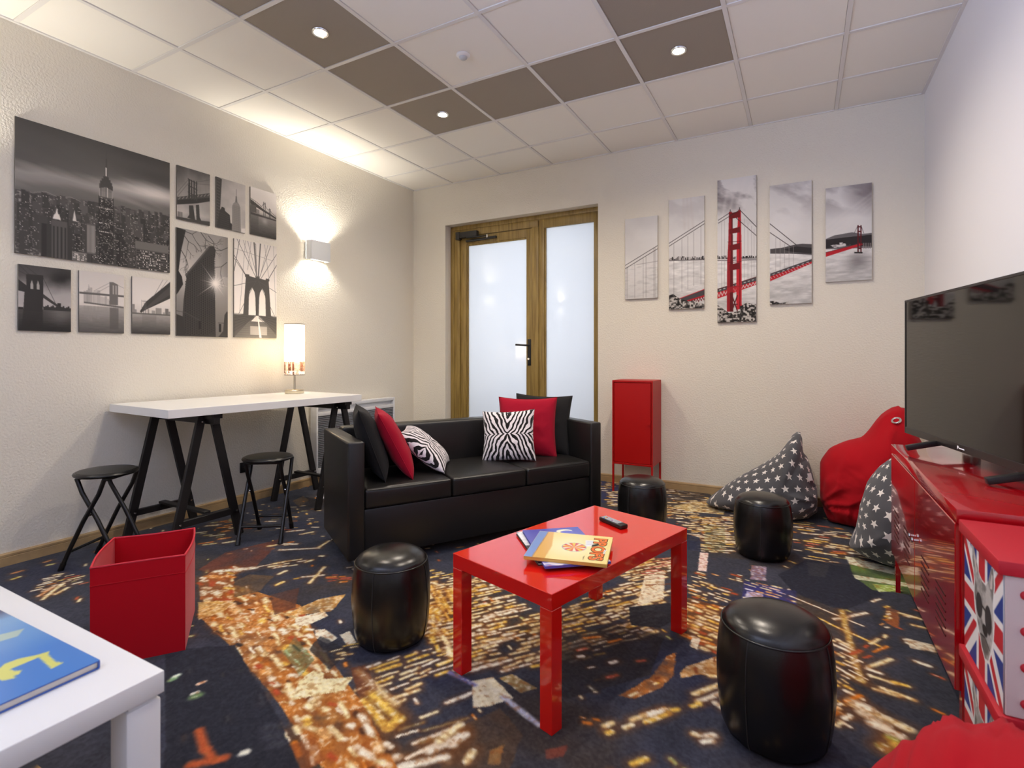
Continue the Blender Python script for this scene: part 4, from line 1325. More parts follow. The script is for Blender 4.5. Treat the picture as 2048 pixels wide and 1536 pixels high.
# ------------------------------------------------------------------ fabric bin
M_BIN = mat('red_bin_fabric', (188, 3, 24), 0.85, spec=0.08, bump=(900, 0.2, 0.001), sheen=0.2)
pr_, pbr, pfl = Vector((1.757, -3.55, 0)), Vector((1.452, -3.34, 0)), Vector((1.58, -3.80, 0))
u = (pr_ - pfl)
ang = math.atan2(u.y, u.x)
ctrb = (pbr + pfl) / 2
bn = thing('storage_bin', 'open red fabric storage bin on the floor by the white table', 'bin', (ctrb.x, ctrb.y, 0), ang)
bw2, bd2, bh2, tk = u.length / 2, (pbr - pr_).length / 2, 0.38, 0.005
def bowed(p, q, bow, n=12):
    p, q = Vector(p), Vector(q)
    d = (q - p)
    nrm = Vector((d.y, -d.x, 0)).normalized()
    return p, d, nrm
def bin_side(p, q, bow):
    p, q = Vector((*p, 0)), Vector((*q, 0))
    d = q - p
    nrm = Vector((d.y, -d.x, 0)).normalized()
    n, m = 14, 8
    vs, fs = [], []
    for off in (0, -tk):
        for j in range(m + 1):
            for i in range(n + 1):
                t, s = i / n, j / m
                b = bow * math.sin(PI * t) * s ** 1.3
                vs.append(p + d * t + nrm * (off + b) + Vector((0, 0, bh2 * s)))
    S1 = (n + 1) * (m + 1)
    for j in range(m):
        for i in range(n):
            a = j * (n + 1) + i
            fs.append((a, a + 1, a + n + 2, a + n + 1))
            fs.append((S1 + a, S1 + a + n + 1, S1 + a + n + 2, S1 + a + 1))
    for i in range(n):
        a = m * (n + 1) + i
        fs.append((a, a + 1, S1 + a + 1, S1 + a))
    o = MB().add(vs, fs).build('side_panel', M_BIN, bn, smooth=50)
    top = [p + d * t + nrm * (bow * math.sin(PI * t) - tk / 2) + Vector((0, 0, bh2)) for t in np.linspace(0, 1, 15)]
    MB().tube(top, 0.0042, 6).build('top_hem', mat('red_hem', (206, 40, 56), 0.7), o, smooth=60)
    band = [p + d * t + nrm * (bow * 0.8 * math.sin(PI * t) + 0.0005) + Vector((0, 0, bh2 * 0.82)) for t in np.linspace(0, 1, 15)]
    MB().tube(band, 0.0013, 5).build('stitch_line', M_BIN, o, smooth=60)
cs = [(-bw2, -bd2), (bw2, -bd2), (bw2, bd2), (-bw2, bd2)]
for k, bow in enumerate((-0.004, 0.012, -0.015, 0.014)):
    bin_side(cs[k], cs[(k + 1) % 4], bow)
MB().box(-bw2 + 0.004, bw2 - 0.004, -bd2 + 0.004, bd2 - 0.004, 0.0, 0.006).build('bottom_panel', M_BIN, bn)

# ------------------------------------------------------------------ red cabinet on legs by the back wall
M_RMET = mat('red_powder_coat', (176, 16, 14), 0.42, spec=0.3)
cb = thing('tall_cabinet', 'tall narrow red metal cabinet on thin legs beside the door', 'cabinet', (2.470, -0.324, 0))
cw_, cd_, cz0, cz1 = 0.352, 0.300, 0.24, 0.965
MB().box(0, 0.012, 0, cd_, cz0, cz1).box(cw_ - 0.012, cw_, 0, cd_, cz0, cz1).box(0.012, cw_ - 0.012, 0, cd_, cz0, cz0 + 0.015).box(0.012, cw_ - 0.012, 0, cd_, cz1 - 0.015, cz1).box(0.012, cw_ - 0.012, cd_ - 0.01, cd_, cz0 + 0.015, cz1 - 0.015).build('body', M_RMET, cb, 0.001, 1)
dr = MB().box(0.016, cw_ - 0.018, 0.004, 0.02, cz0 + 0.018, cz1 - 0.018).build('door', M_RMET, cb, 0.001, 1)
MB().lathe([(0, 0), (0.008, 0), (0.008, 0.008), (0.011, 0.012), (0, 0.014)], 16).build('knob', M_RMET, dr, smooth=40)
dr.children[-1].location = (cw_ - 0.034, 0.004, 0.60)
dr.children[-1].rotation_euler = (PI / 2, 0, 0)
for x in (0.0, cw_ - 0.015):
    for y in (0.0, cd_ - 0.015):
        MB().box(x, x + 0.015, y, y + 0.015, 0, cz0).build('leg', M_RMET, cb)

# ------------------------------------------------------------------ red media console, TV
con = thing('media_console', 'long glossy red metal media console with slotted doors', 'console', (4.315, -1.515, 0), -PI / 2)
M_RCON = mat('red_console_enamel', (178, 8, 20), 0.14, coat=0.9, coat_rough=0.04, spec=0.6)
CL, CD, C0, C1 = 1.285, 0.365, 0.185, 0.733
MB().box(0, CL, 0.012, CD, C0, C1 - 0.03).build('body', M_RCON, con, 0.002, 1)
MB().box(-0.003, CL + 0.003, 0.0, CD, C1 - 0.042, C1).build('top', M_RCON, con, 0.003, 2)
M_SLOT = mat('slot_dark', (60, 4, 8), 0.6)
for k, (x0, x1) in enumerate(((0.012, CL / 2 - 0.002), (CL / 2 + 0.002, CL - 0.012))):
    d = MB().box(x0, x1, -0.001, 0.014, C0 + 0.012, C1 - 0.046).build('door', M_RCON, con, 0.002, 1)
    kn = MB().lathe([(0, 0), (0.006, 0), (0.006, 0.008), (0.010, 0.011), (0.0095, 0.016), (0, 0.018)], 18).build('knob', M_CHROME, d, smooth=40)
    kn.location = (x1 - 0.028 if k == 0 else x0 + 0.028, -0.001, 0.452)
    kn.rotation_euler = (PI / 2, 0, 0)
    for cx_ in ((0.115, 0.385) if k == 0 else (0.775, 1.025)):
        for j in range(6):
            z = 0.30 + j * 0.025
            MB().box(cx_, cx_ + 0.135, -0.0022, 0.0, z, z + 0.007).build('vent_slot', M_SLOT, d)
for x in (0.004, CL - 0.034):
    for y in (0.014, CD - 0.034):
        MB().box(x, x + 0.03, y, y + 0.02, 0, C0).build('leg', M_RCON, con)

TVA = math.radians(-79.2)
TVW, TVB, TVT = 1.24, 0.777, 1.467
tv = thing('television', 'black flat-screen television switched off on the red console', 'television', (4.394, -1.366, 0), TVA)
M_TVB = mat('tv_bezel', (24, 23, 23), 0.3)
M_TVS = mat('tv_screen', (9, 9, 10), 0.05, spec=0.5)
# local: x to the right along the screen, front towards -y
MB().box(0, TVW, 0.0, 0.03, TVB, TVT).build('housing', M_TVB, tv, 0.003)
MB().box(0.10, TVW - 0.10, 0.03, 0.065, TVB + 0.02, TVB + 0.42).build('rear_bulge', M_TVB, tv, 0.01)
MB().box(0.010, TVW - 0.010, -0.0012, 0.0, TVB + 0.032, TVT - 0.011).build('screen', M_TVS, tv)
MB().box(0.0, 0.010, -0.004, 0, TVB, TVT).box(TVW - 0.010, TVW, -0.004, 0, TVB, TVT).box(0.010, TVW - 0.01, -0.004, 0, TVT - 0.011, TVT).box(0.010, TVW - 0.010, -0.004, 0, TVB, TVB + 0.032).build('bezel', M_TVB, tv, 0.001, 1)
for x in (0.358, 0.358 + 0.684):
    f = MB()
    f.bar((x, 0.015, TVB + 0.005), (x - 0.01, -0.115, C1 + 0.016), 0.028, 0.024, (0, 0, 1))
    f.bar((x, 0.015, TVB + 0.005), (x + 0.01, 0.130, C1 + 0.016), 0.028, 0.024, (0, 0, 1)) if x < 0.6 else f.bar((x, 0.015, TVB + 0.005), (x, 0.06, C1 + 0.016), 0.028, 0.024, (0, 0, 1))
    f.build('stand_foot', M_BLK, tv, 0.003)
lg = MB().prism([(0, 0), (0.003, 0), (0.003, 0.005), (0.010, 0.005), (0.010, 0.014), (0, 0.014)], 0.0006, lambda x, y, z: (x, -z, y))
for k in range(9):
    x = 0.014 + k * 0.005
    lg.box(x, x + 0.0035, -0.0006, 0, 0.003, 0.0075)
lo = lg.build('brand_mark', mat('logo_white', (235, 235, 240), 0.4, emit=((235, 235, 240), 0.3)), tv)
lo.location = (0.56, -0.0042, TVB + 0.009)
cyl = thing('chrome_canister', 'shiny chrome cylinder on the red console behind the television', 'canister', (4.61, -1.60, C1 + 0.001))
MB().lathe([(0, 0), (0.034, 0), (0.036, 0.004), (0.036, 0.12), (0.034, 0.124), (0.02, 0.126)], 36).build('body', M_CHROME, cyl, smooth=40)
MB().lathe([(0.03, 0.124), (0.032, 0.132), (0.02, 0.142), (0, 0.144)], 28).build('lid', M_CHROME, cyl, smooth=40)

# ------------------------------------------------------------------ stacked storage boxes with a flag and dog print
def p_flag(cv):
    A = cv.A
    B, Wt, Rd = (32, 60, 140), (240, 238, 236), (200, 34, 46)
    cv.c[:] = B
    for p, q in (((0, 0), (1, A)), ((1, 0), (0, A))):
        cv.line(p, q, 0.20, Wt, 1, 0.02)
    for p, q, o in (((0, 0), (1, A), 0.028), ((1, 0), (0, A), -0.028)):
        cv.line((p[0], p[1] + o), (q[0], q[1] + o), 0.075, Rd, 1, 0.02)
    cv.rect(0.36, 0, 0.64, A, Wt)
    cv.rect(0, 0.36 * A, 1, 0.64 * A, Wt)
    cv.rect(0.42, 0, 0.58, A, Rd)
    cv.rect(0, 0.42 * A, 1, 0.58 * A, Rd)
    def g(ps, c, a=1.0):
        cv.fill([(x, y * A) for x, y in ps], c, a)
    head = [(0.24, 0.02), (0.30, 0.05), (0.42, 0.20), (0.50, 0.235), (0.60, 0.235), (0.66, 0.18), (0.73, 0.05), (0.78, 0.03), (0.80, 0.16), (0.77, 0.30), (0.79, 0.45), (0.77, 0.58), (0.72, 0.70), (0.66, 0.80), (0.58, 0.82), (0.50, 0.76), (0.42, 0.66), (0.34, 0.55), (0.30, 0.42), (0.31, 0.30), (0.24, 0.14)]
    big = [(0.545 + (x - 0.545) * 1.10, 0.45 + (y - 0.45) * 1.06) for x, y in head]
    g(big, (240, 240, 238))
    g(head, (168, 164, 160))
    sl = (slice(None), slice(None))
    m = cv.poly_mask([(x, y * A) for x, y in head], sl)
    n = fbm(cv.X * 9, cv.Y * 12, 6, 4)
    cv.mix(m * np.clip((n - 0.5) * 5, 0, 0.6), (216, 212, 206))
    cv.mix(m * np.clip((0.5 - n) * 5, 0, 0.6), (104, 100, 96))
    g([(0.27, 0.07), (0.31, 0.09), (0.38, 0.20), (0.34, 0.24)], (206, 196, 190))
    g([(0.74, 0.09), (0.77, 0.09), (0.76, 0.2), (0.70, 0.22)], (206, 196, 190))
    cv.ell(0.43, 0.46 * A, 0.085, 0.10 * A, (52, 50, 50))
    cv.ell(0.665, 0.48 * A, 0.085, 0.11 * A, (52, 50, 50))
    cv.line((0.50, 0.43 * A), (0.60, 0.44 * A), 0.02, (46, 44, 44))
    cv.ell(0.58, 0.60 * A, 0.065, 0.045 * A, (38, 36, 36))
    cv.ell(0.58, 0.72 * A, 0.10, 0.06 * A, (86, 82, 80), 0.7, 0.4)
    cv.line((0.46, 0.68 * A), (0.58, 0.655 * A), 0.012, (40, 38, 38))
    cv.line((0.58, 0.655 * A), (0.70, 0.70 * A), 0.012, (40, 38, 38))
M_BOXS = mat('box_offwhite', (214, 196, 188), 0.6, bump=(300, 0.15, 0.001))
M_BOXR = mat('box_red_leatherette', (190, 22, 40), 0.55, bump=(300, 0.15, 0.001))
BW_, BD_, BH_ = 0.335, 0.35, 0.355
def make_storage_box():
    r = thing('storage_box', '', 'box')
    z1 = BH_ - 0.034
    MB().box(0, BW_, 0.004, BD_, 0, z1).build('body', M_BOXS, r, 0.002, 1)
    MB().box(-0.008, BW_ + 0.008, -0.010, BD_ + 0.004, z1 + 0.001, BH_).build('lid', M_BOXR, r, 0.003, 2)
    cv = Canvas(BW_ - 0.006, z1 - 0.004, 150, 3)
    p_flag(cv)
    o = obj('front_print', print_mesh(cv, 0.003, (190, 190, 190), 'front_print'), mat('satin_print', rough=0.5, paint=True), r)
    o.location = (BW_ / 2, 0.004, 0.002)
    for i, (yy) in enumerate((0.04, BD_ - 0.04)):
        for k in range(4):
            rv = MB().lathe([(0.011, 0), (0.010, 0.005), (0.006, 0.008), (0, 0.009)], 14).build('rivet', M_BOXR, r, smooth=60)
            rv.location = (BW_, yy, 0.035 + k * 0.082)
            rv.rotation_euler = (0, PI / 2, 0)
    return r
b0 = make_storage_box()
b0.rotation_euler = (0, 0, -PI / 2)
b0.location = (4.325, -2.835, 0.0)
tag(b0, 'lower flag and dog printed box with red lid, at the bottom of the stack', 'box', 'stacked printed boxes')
b1 = copy_tree(b0)
b1.location = (4.325, -2.835, BH_ + 0.001)
tag(b1, 'upper flag and bulldog printed box with red lid, beside the console', 'box', 'stacked printed boxes')

# ------------------------------------------------------------------ bean bags
def star_mat():
    m = mat('grey_star_cotton', (84, 84, 88), 0.9, spec=0.2, bump=(600, 0.2, 0.001), sheen=0.2)
    N, L = m.node_tree.nodes, m.node_tree.links
    def M(op, a, b=None, c=None):
        n = N.new('ShaderNodeMath')
        n.operation = op
        for i, v in enumerate((a, b, c)):
            if v is None:
                continue
            if isinstance(v, (int, float)):
                n.inputs[i].default_value = v
            else:
                L.new(v, n.inputs[i])
        return n.outputs[0]
    uv = N.new('ShaderNodeUVMap')
    sx = N.new('ShaderNodeSeparateXYZ')
    L.new(uv.outputs['UV'], sx.inputs[0])
    row = M('FLOOR', sx.outputs[1])
    ush = M('ADD', sx.outputs[0], M('MULTIPLY', M('MODULO', M('ABSOLUTE', row), 2.0), 0.5))
    x = M('SUBTRACT', M('FRACT', ush), 0.5)
    y = M('SUBTRACT', M('FRACT', sx.outputs[1]), 0.5)
    r = M('SQRT', M('ADD', M('MULTIPLY', x, x), M('MULTIPLY', y, y)))
    a = M('ADD', M('ARCTAN2', x, y), 2 * PI + PI / 5)
    sec = 2 * PI / 5
    fa = M('ABSOLUTE', M('SUBTRACT', M('MODULO', a, sec), sec / 2))     # 0 at the tip, pi/5 between tips
    # straight edge from the tip (R,0) to the notch (q, pi/5)
    Rr, q = 0.33, 0.14
    tx, ty = Rr, 0.0
    nx_, ny_ = q * math.cos(PI / 5), q * math.sin(PI / 5)
    ex, ey = nx_ - tx, ny_ - ty
    px_, py_ = ey, -ex
    k = tx * px_ + ty * py_
    d = M('ADD', M('MULTIPLY', M('MULTIPLY', r, M('COSINE', fa)), px_), M('MULTIPLY', M('MULTIPLY', r, M('SINE', fa)), py_))
    s = M('LESS_THAN', d, k) if k > 0 else M('GREATER_THAN', d, k)
    mx = N.new('ShaderNodeMix')
    mx.data_type = 'RGBA'
    L.new(s, mx.inputs['Factor'])
    mx.inputs[6].default_value = rgba((86, 86, 90))
    mx.inputs[7].default_value = rgba((238, 232, 226))
    L.new(mx.outputs[2], N['Principled BSDF'].inputs['Base Color'])
    return m
M_STAR = star_mat()
M_RBAG = fabric('red_bag_cotton', (178, 14, 28))
def bag_mesh(name, sil, cpx, ctr, depth, p=2.2, n=120, m=60, seed=0, noise=0.02, folds=(), cell=0.10, uvrot=0.0, lim=None, tilt=0.8):
    """soft bag whose outline, seen along the horizontal direction to it, is the closed curve sil; poles along that direction.
    ctr = world centre of the section; returns mesh in world-aligned axes around (ctr.x, ctr.y, 0)"""
    v = Vector((ctr[0] - CX, ctr[1] - CY, 0)).normalized()
    rt = Vector((v.y, -v.x, 0))
    s_, c_ = math.sin(YAW), math.cos(YAW)
    def plane(px, py):
        a, b = (px - 1024) / FPX, (HORIZON - py) / FPX
        r = Vector((-s_ + a * c_, c_ + a * s_, b))
        t = (Vector((ctr[0] - CX, ctr[1] - CY, 0)).dot(v)) / r.dot(v)
        q = Vector((CX, CY, CZ)) + r * t - Vector((ctr[0], ctr[1], 0))
        return q.dot(rt), q.z
    cx0, cz0 = plane(*cpx)
    pts = [plane(*q) for q in sil]
    # outline radius per angle by sampling the closed polyline
    N_ = 720
    ang, rad = [], []
    for k in range(len(pts)):
        a, b = pts[k], pts[(k + 1) % len(pts)]
        for t in np.linspace(0, 1, 30, endpoint=False):
            x, z = a[0] + (b[0] - a[0]) * t - cx0, a[1] + (b[1] - a[1]) * t - cz0
            ang.append(math.atan2(z, x)); rad.append(math.hypot(x, z))
    o = np.argsort(ang)
    ang, rad = np.array(ang)[o], np.array(rad)[o]
    A_ = np.linspace(-PI, PI, N_, endpoint=False)
    R_ = np.interp(A_, np.concatenate([ang - 2 * PI, ang, ang + 2 * PI]), np.concatenate([rad, rad, rad]))
    k = np.exp(-0.5 * (np.arange(-12, 13) / 4.0) ** 2); k /= k.sum()
    R_ = np.convolve(np.concatenate([R_[-12:], R_, R_[:12]]), k, 'valid')
    th = np.linspace(0, PI, m + 1)
    ph = np.linspace(-PI, PI, n + 1)
    PH, TH = np.meshgrid(ph, th)
    rs = np.interp(PH, np.concatenate([A_, [PI]]), np.concatenate([R_, R_[:1]]))
    ca, cb = np.abs(np.sin(TH)), np.abs(np.cos(TH))
    rr = ((ca / rs) ** p + (cb / depth) ** p) ** (-1 / p)
    X = rr * np.sin(TH) * np.cos(PH)
    Z = rr * np.sin(TH) * np.sin(PH)
    Y = -rr * np.cos(TH)
    nz = fbm(X * 6 + 9 + Y * 3, Z * 6 + 5 - Y * 2, seed, 4) - 0.5
    lump = fbm(X * 2.6 + 3, Z * 2.6 + Y * 2 + 8, seed + 3, 2) - 0.5
    inn = np.clip(np.sin(TH), 0, 1) ** 0.5
    D = noise * (nz * 1.2 + lump * 1.6)
    for fx, fz, amp, fr, reach in folds:                 # creases radiating from a gathered point of the outline
        qx, qz = plane(fx, fz)
        dx, dz = X - (qx - cx0), Z - (qz - cz0)
        dd = np.hypot(dx, dz)
        t = np.arctan2(dz, dx)
        w = np.exp(-(dd / reach) ** 2) * np.clip(dd / 0.05, 0, 1)
        D = D + amp * w * (1 - 2 * np.abs(np.sin(fr * t + 2.2 * vnoise(t * 3 + 20, dd * 6, seed))))
    f = 1 + D / np.maximum(rr, 0.08)
    fy = f
    X, Z, Y = X * (1 + (f - 1) * 0.35), Z * (1 + (f - 1) * 0.35), Y * fy
    Zw = Z + cz0
    Zw = np.where(Zw < 0.03, 0.03 * np.exp((np.minimum(Zw, 0.03) - 0.03) / 0.03), Zw)
    Xw = (X + cx0) * rt.x + Y * v.x
    Yw = (X + cx0) * rt.y + Y * v.y
    if lim:
        Xw = np.clip(Xw, lim[0] - ctr[0], lim[1] - ctr[0])
        Yw = np.clip(Yw, lim[2] - ctr[1], lim[3] - ctr[1])
    me = fast_mesh(name, np.stack([Xw.ravel(), Yw.ravel(), Zw.ravel()], 1), grid_quads(n, m))
    Yb = np.maximum(0, Y + depth)
    uu = X + Yb * tilt * np.tanh(X / 0.08)
    vv = Z + Yb * tilt * np.tanh(Z / 0.08)
    cr, sr = math.cos(uvrot), math.sin(uvrot)
    UV = np.stack([(uu * cr - vv * sr) / cell, (uu * sr + vv * cr) / cell], -1).reshape(-1, 2)
    uvl = me.uv_layers.new(name='UVMap')
    li = np.zeros(len(me.loops), np.int32)
    me.loops.foreach_get('vertex_index', li)
    uvl.data.foreach_set('uv', UV[li].astype(np.float32).ravel())
    me.polygons.foreach_set('use_smooth', [True] * len(me.polygons))
    bm = bmesh.new()
    bm.from_mesh(me)
    bmesh.ops.remove_doubles(bm, verts=bm.verts, dist=0.0002)
    bmesh.ops.recalc_face_normals(bm, faces=bm.faces)
    bm.to_mesh(me)
    bm.free()
    return me
def beanbag(label, m, group, **kw):
    r = thing('bean_bag', label, 'bean bag', (kw['ctr'][0], kw['ctr'][1], 0), 0.0, group)
    obj('cover', bag_mesh('bean_bag_cover', **kw), m, r)
    return r
from mathutils.bvhtree import BVHTree
def stick(o, bag, px, py):
    """sew a small piece onto the cover, facing outwards"""
    me = [c for c in bag.children if c.name.startswith('cover')][0].data
    bv = BVHTree.FromPolygons([v.co for v in me.vertices], [tuple(p.vertices) for p in me.polygons])
    a, b = (px - 1024) / FPX, (HORIZON - py) / FPX
    d = Vector((-math.sin(YAW) + a * math.cos(YAW), math.cos(YAW) + a * math.sin(YAW), b)).normalized()
    h, nrm, _, _ = bv.ray_cast(Vector((CX, CY, CZ)) - bag.location, d)
    if h is None:
        return
    if nrm.dot(d) > 0:
        nrm = -nrm
    o.location = h + nrm * 0.004
    o.rotation_euler = nrm.to_track_quat('-Y', 'Z').to_euler()
g = beanbag('grey bean bag with white stars, pointed top, leaning on the back wall', M_STAR, 'star bean bags',
    sil=[(1404, 1006), (1450, 972), (1500, 940), (1535, 924), (1560, 908), (1577, 885), (1590, 866), (1600, 862), (1604, 872), (1603, 905), (1614, 918), (1625, 945), (1629, 968), (1643, 984), (1646, 998), (1636, 1018), (1618, 1034), (1585, 1040), (1530, 1034), (1465, 1020)],
    cpx=(1560, 975), ctr=(3.80, -0.36), depth=0.27, seed=3, noise=0.035, folds=[(1598, 868, 0.016, 5, 0.30), (1640, 995, 0.014, 6, 0.16), (1410, 1005, 0.008, 4, 0.2)], uvrot=-0.15, lim=(0, 4.015, -9, -0.022))
lbm = MB().box(-0.022, 0.022, -0.001, 0.001, -0.026, 0.026).build('care_label', mat('label_white', (235, 235, 235), 0.7), g)
stick(lbm, g, 1619, 954)
rbag = beanbag('red bean bag with a metal eyelet slumped in the room corner', M_RBAG, 'red bean bags',
    sil=[(1633, 950), (1640, 918), (1658, 896), (1690, 881), (1722, 870), (1745, 850), (1766, 824), (1788, 811), (1812, 814), (1832, 836), (1842, 880), (1852, 950), (1852, 1010), (1800, 1056), (1740, 1060), (1700, 1058), (1660, 1042), (1645, 1005), (1634, 975)],
    cpx=(1745, 965), ctr=(4.36, -0.34), depth=0.29, seed=9, noise=0.05, folds=[(1790, 815, 0.034, 4, 0.45), (1640, 1000, 0.022, 5, 0.30), (1700, 1055, 0.016, 5, 0.25)], lim=(4.035, 4.675, -9, -0.02))
ey = MB().tube([(0.023 * math.cos(t), 0, 0.023 * math.sin(t)) for t in np.linspace(0, 2 * PI, 28, endpoint=False)], 0.0075, 8, True).build('eyelet', M_CHROME, rbag, smooth=60)
stick(ey, rbag, 1793, 842)
beanbag('grey bean bag with white stars, half hidden behind the red console', M_STAR, 'star bean bags',
    sil=[(1696, 1086), (1712, 1056), (1720, 1010), (1735, 966), (1757, 936), (1786, 914), (1830, 900), (1868, 930), (1880, 1000), (1870, 1080), (1830, 1128), (1783, 1124), (1738, 1108)],
    cpx=(1790, 1030), ctr=(4.42, -1.08), depth=0.31, seed=15, noise=0.03, folds=[(1700, 1082, 0.008, 4, 0.2), (1800, 905, 0.01, 5, 0.3)], uvrot=0.5, lim=(0, 4.675, -1.47, -0.66))
beanbag('crumpled red bean bag in the near right corner before the printed boxes', M_RBAG, 'red bean bags',
    sil=[(1672, 1700), (1688, 1620), (1730, 1562), (1782, 1535), (1806, 1510), (1826, 1492), (1858, 1482), (1930, 1478), (1985, 1490), (2060, 1496), (2130, 1515), (2210, 1610), (2240, 1800), (2150, 1960), (2000, 1995), (1850, 1980), (1700, 1850)],
    cpx=(1960, 1720), ctr=(4.27, -3.50), depth=0.30, seed=27, noise=0.035, folds=[(1815, 1475, 0.02, 4, 0.25), (2040, 1470, 0.03, 4, 0.25), (1960, 1430, 0.015, 5, 0.3)], lim=(0, 4.675, -9, -3.195))

# ------------------------------------------------------------------ white table with picture books, lower left
WTZ = 0.55
wt = thing('side_table', 'white laminate table in the near left corner with a blue book', 'table', (2.803, -4.183, 0))
MB().box(-1.25, 0, -0.62, 0, WTZ - 0.043, WTZ).build('top', M_WTOP, wt, 0.002, 2)
for x in (-1.245, -0.066):
    for y in (-0.615, -0.066):
        l = MB().box(x, x + 0.062, y, y + 0.062, 0, WTZ - 0.052).build('leg', M_WTOP, wt, 0.004, 2)
        MB().box(x + 0.006, x + 0.056, y + 0.006, y + 0.056, WTZ - 0.052, WTZ - 0.043).build('leg_joint', M_WTOP, l)
def p_blue(cv):
    A = cv.A
    n = fbm(cv.X * 3 + 2, cv.Y * 2, 12, 3)
    cv.c[:] = (76, 132, 202)
    cv.mix(np.clip(1.1 - cv.X * 1.6 + (n - 0.5) * 0.5, 0, 0.8), (140, 180, 212))
    cv.mix(np.clip((0.16 - cv.X) * 6, 0, 0.8), (70, 66, 90))
    gl = (222, 220, 120)
    def K(x, y):                      # zoomed photo crop -> cover coordinates
        p = at(x * 420 / 1301, 1040 + y * 420 / 1301, WTZ + 0.0178) - Vector((2.685, -4.243, 0))
        a = math.radians(1.5)
        lx, ly = p.x * math.cos(a) + p.y * math.sin(a), -p.x * math.sin(a) + p.y * math.cos(a)
        return (1 + lx / cv.w, -ly / cv.w)
    # large ornate capital, seen upside down
    cv.fill([K(*q) for q in ((305, 812), (300, 835), (345, 878), (395, 884), (318, 922), (240, 850), (170, 880), (110, 905), (60, 925), (95, 935), (135, 930), (120, 955), (85, 965), (100, 978), (20, 995), (-40, 985), (-120, 1010), (-140, 985), (-20, 935), (30, 890), (120, 858), (220, 838), (290, 818))], gl)
    cv.fill([K(*q) for q in ((150, 672), (110, 720), (0, 752), (-120, 770), (-100, 735), (40, 700))], (196, 208, 176), 0.8)
blue_c = [(-20, 1440), (210, 1322), (-20, 1206)]
M_CVBL = mat('deep_blue_cover', (52, 92, 176), 0.2, coat=0.5)
def near_book():
    c = Vector((2.685, -4.243, 0))
    w, h = 0.46, 0.33
    ang_ = math.radians(1.5)
    r = thing('picture_book', 'large glossy blue picture book with a yellow letter on the white table', 'book', (c.x, c.y, WTZ + 0.0005), ang_)
    th = 0.017
    MB().box(-w, 0, -h, 0, 0, 0.0025).build('back_cover', M_CVBL, r, 0.0008, 1)
    MB().box(-w + 0.004, -0.005, -h + 0.004, -0.003, 0.0025, th - 0.0025).build('pages', M_PAGES, r)
    f = MB().box(-w, 0, -h, 0, th - 0.0025, th).build('front_cover', M_CVBL, r, 0.0008, 1)
    MB().box(-w, 0, -0.003, 0, 0.0025, th - 0.0025).build('spine', M_CVBL, r)
    cv = Canvas(w, h, 150, 3)
    p_blue(cv)
    o = flat_print(cv, 'cover_print', M_PRINT, f, th + 0.0003)
    o.location = (-w / 2, -h / 2, 0)
near_book()

# ------------------------------------------------------------------ photographs on the left wall
def sp(v):
    v = min(250, 12 + v * 1.08)
    return (v, v * 0.965, v * 0.925)
def towers(cv, y_of, n, hmin, hmax, wmin, wmax, tones, bottom, win=0.0, seed=1):
    rd = random.Random(seed)
    for _ in range(n):
        x = rd.random()
        w = rd.uniform(wmin, wmax)
        yb = y_of(x) * cv.A
        h = rd.uniform(hmin, hmax) * cv.A
        t = rd.choice(tones)
        cv.rect(x, yb - h, x + w, bottom * cv.A, sp(t))
        if win and rd.random() < 0.9:
            nxw = max(2, int(w / 0.008))
            nyw = int((bottom * cv.A - yb + h) / 0.012)
            for i in range(nxw):
                for j in range(min(nyw, 30)):
                    if rd.random() < win:
                        wx, wy = x + (i + 0.3) * w / nxw, yb - h + 0.01 + j * 0.012
                        cv.rect(wx, wy, wx + 0.0045, wy + 0.005, sp(rd.uniform(120, 245)))
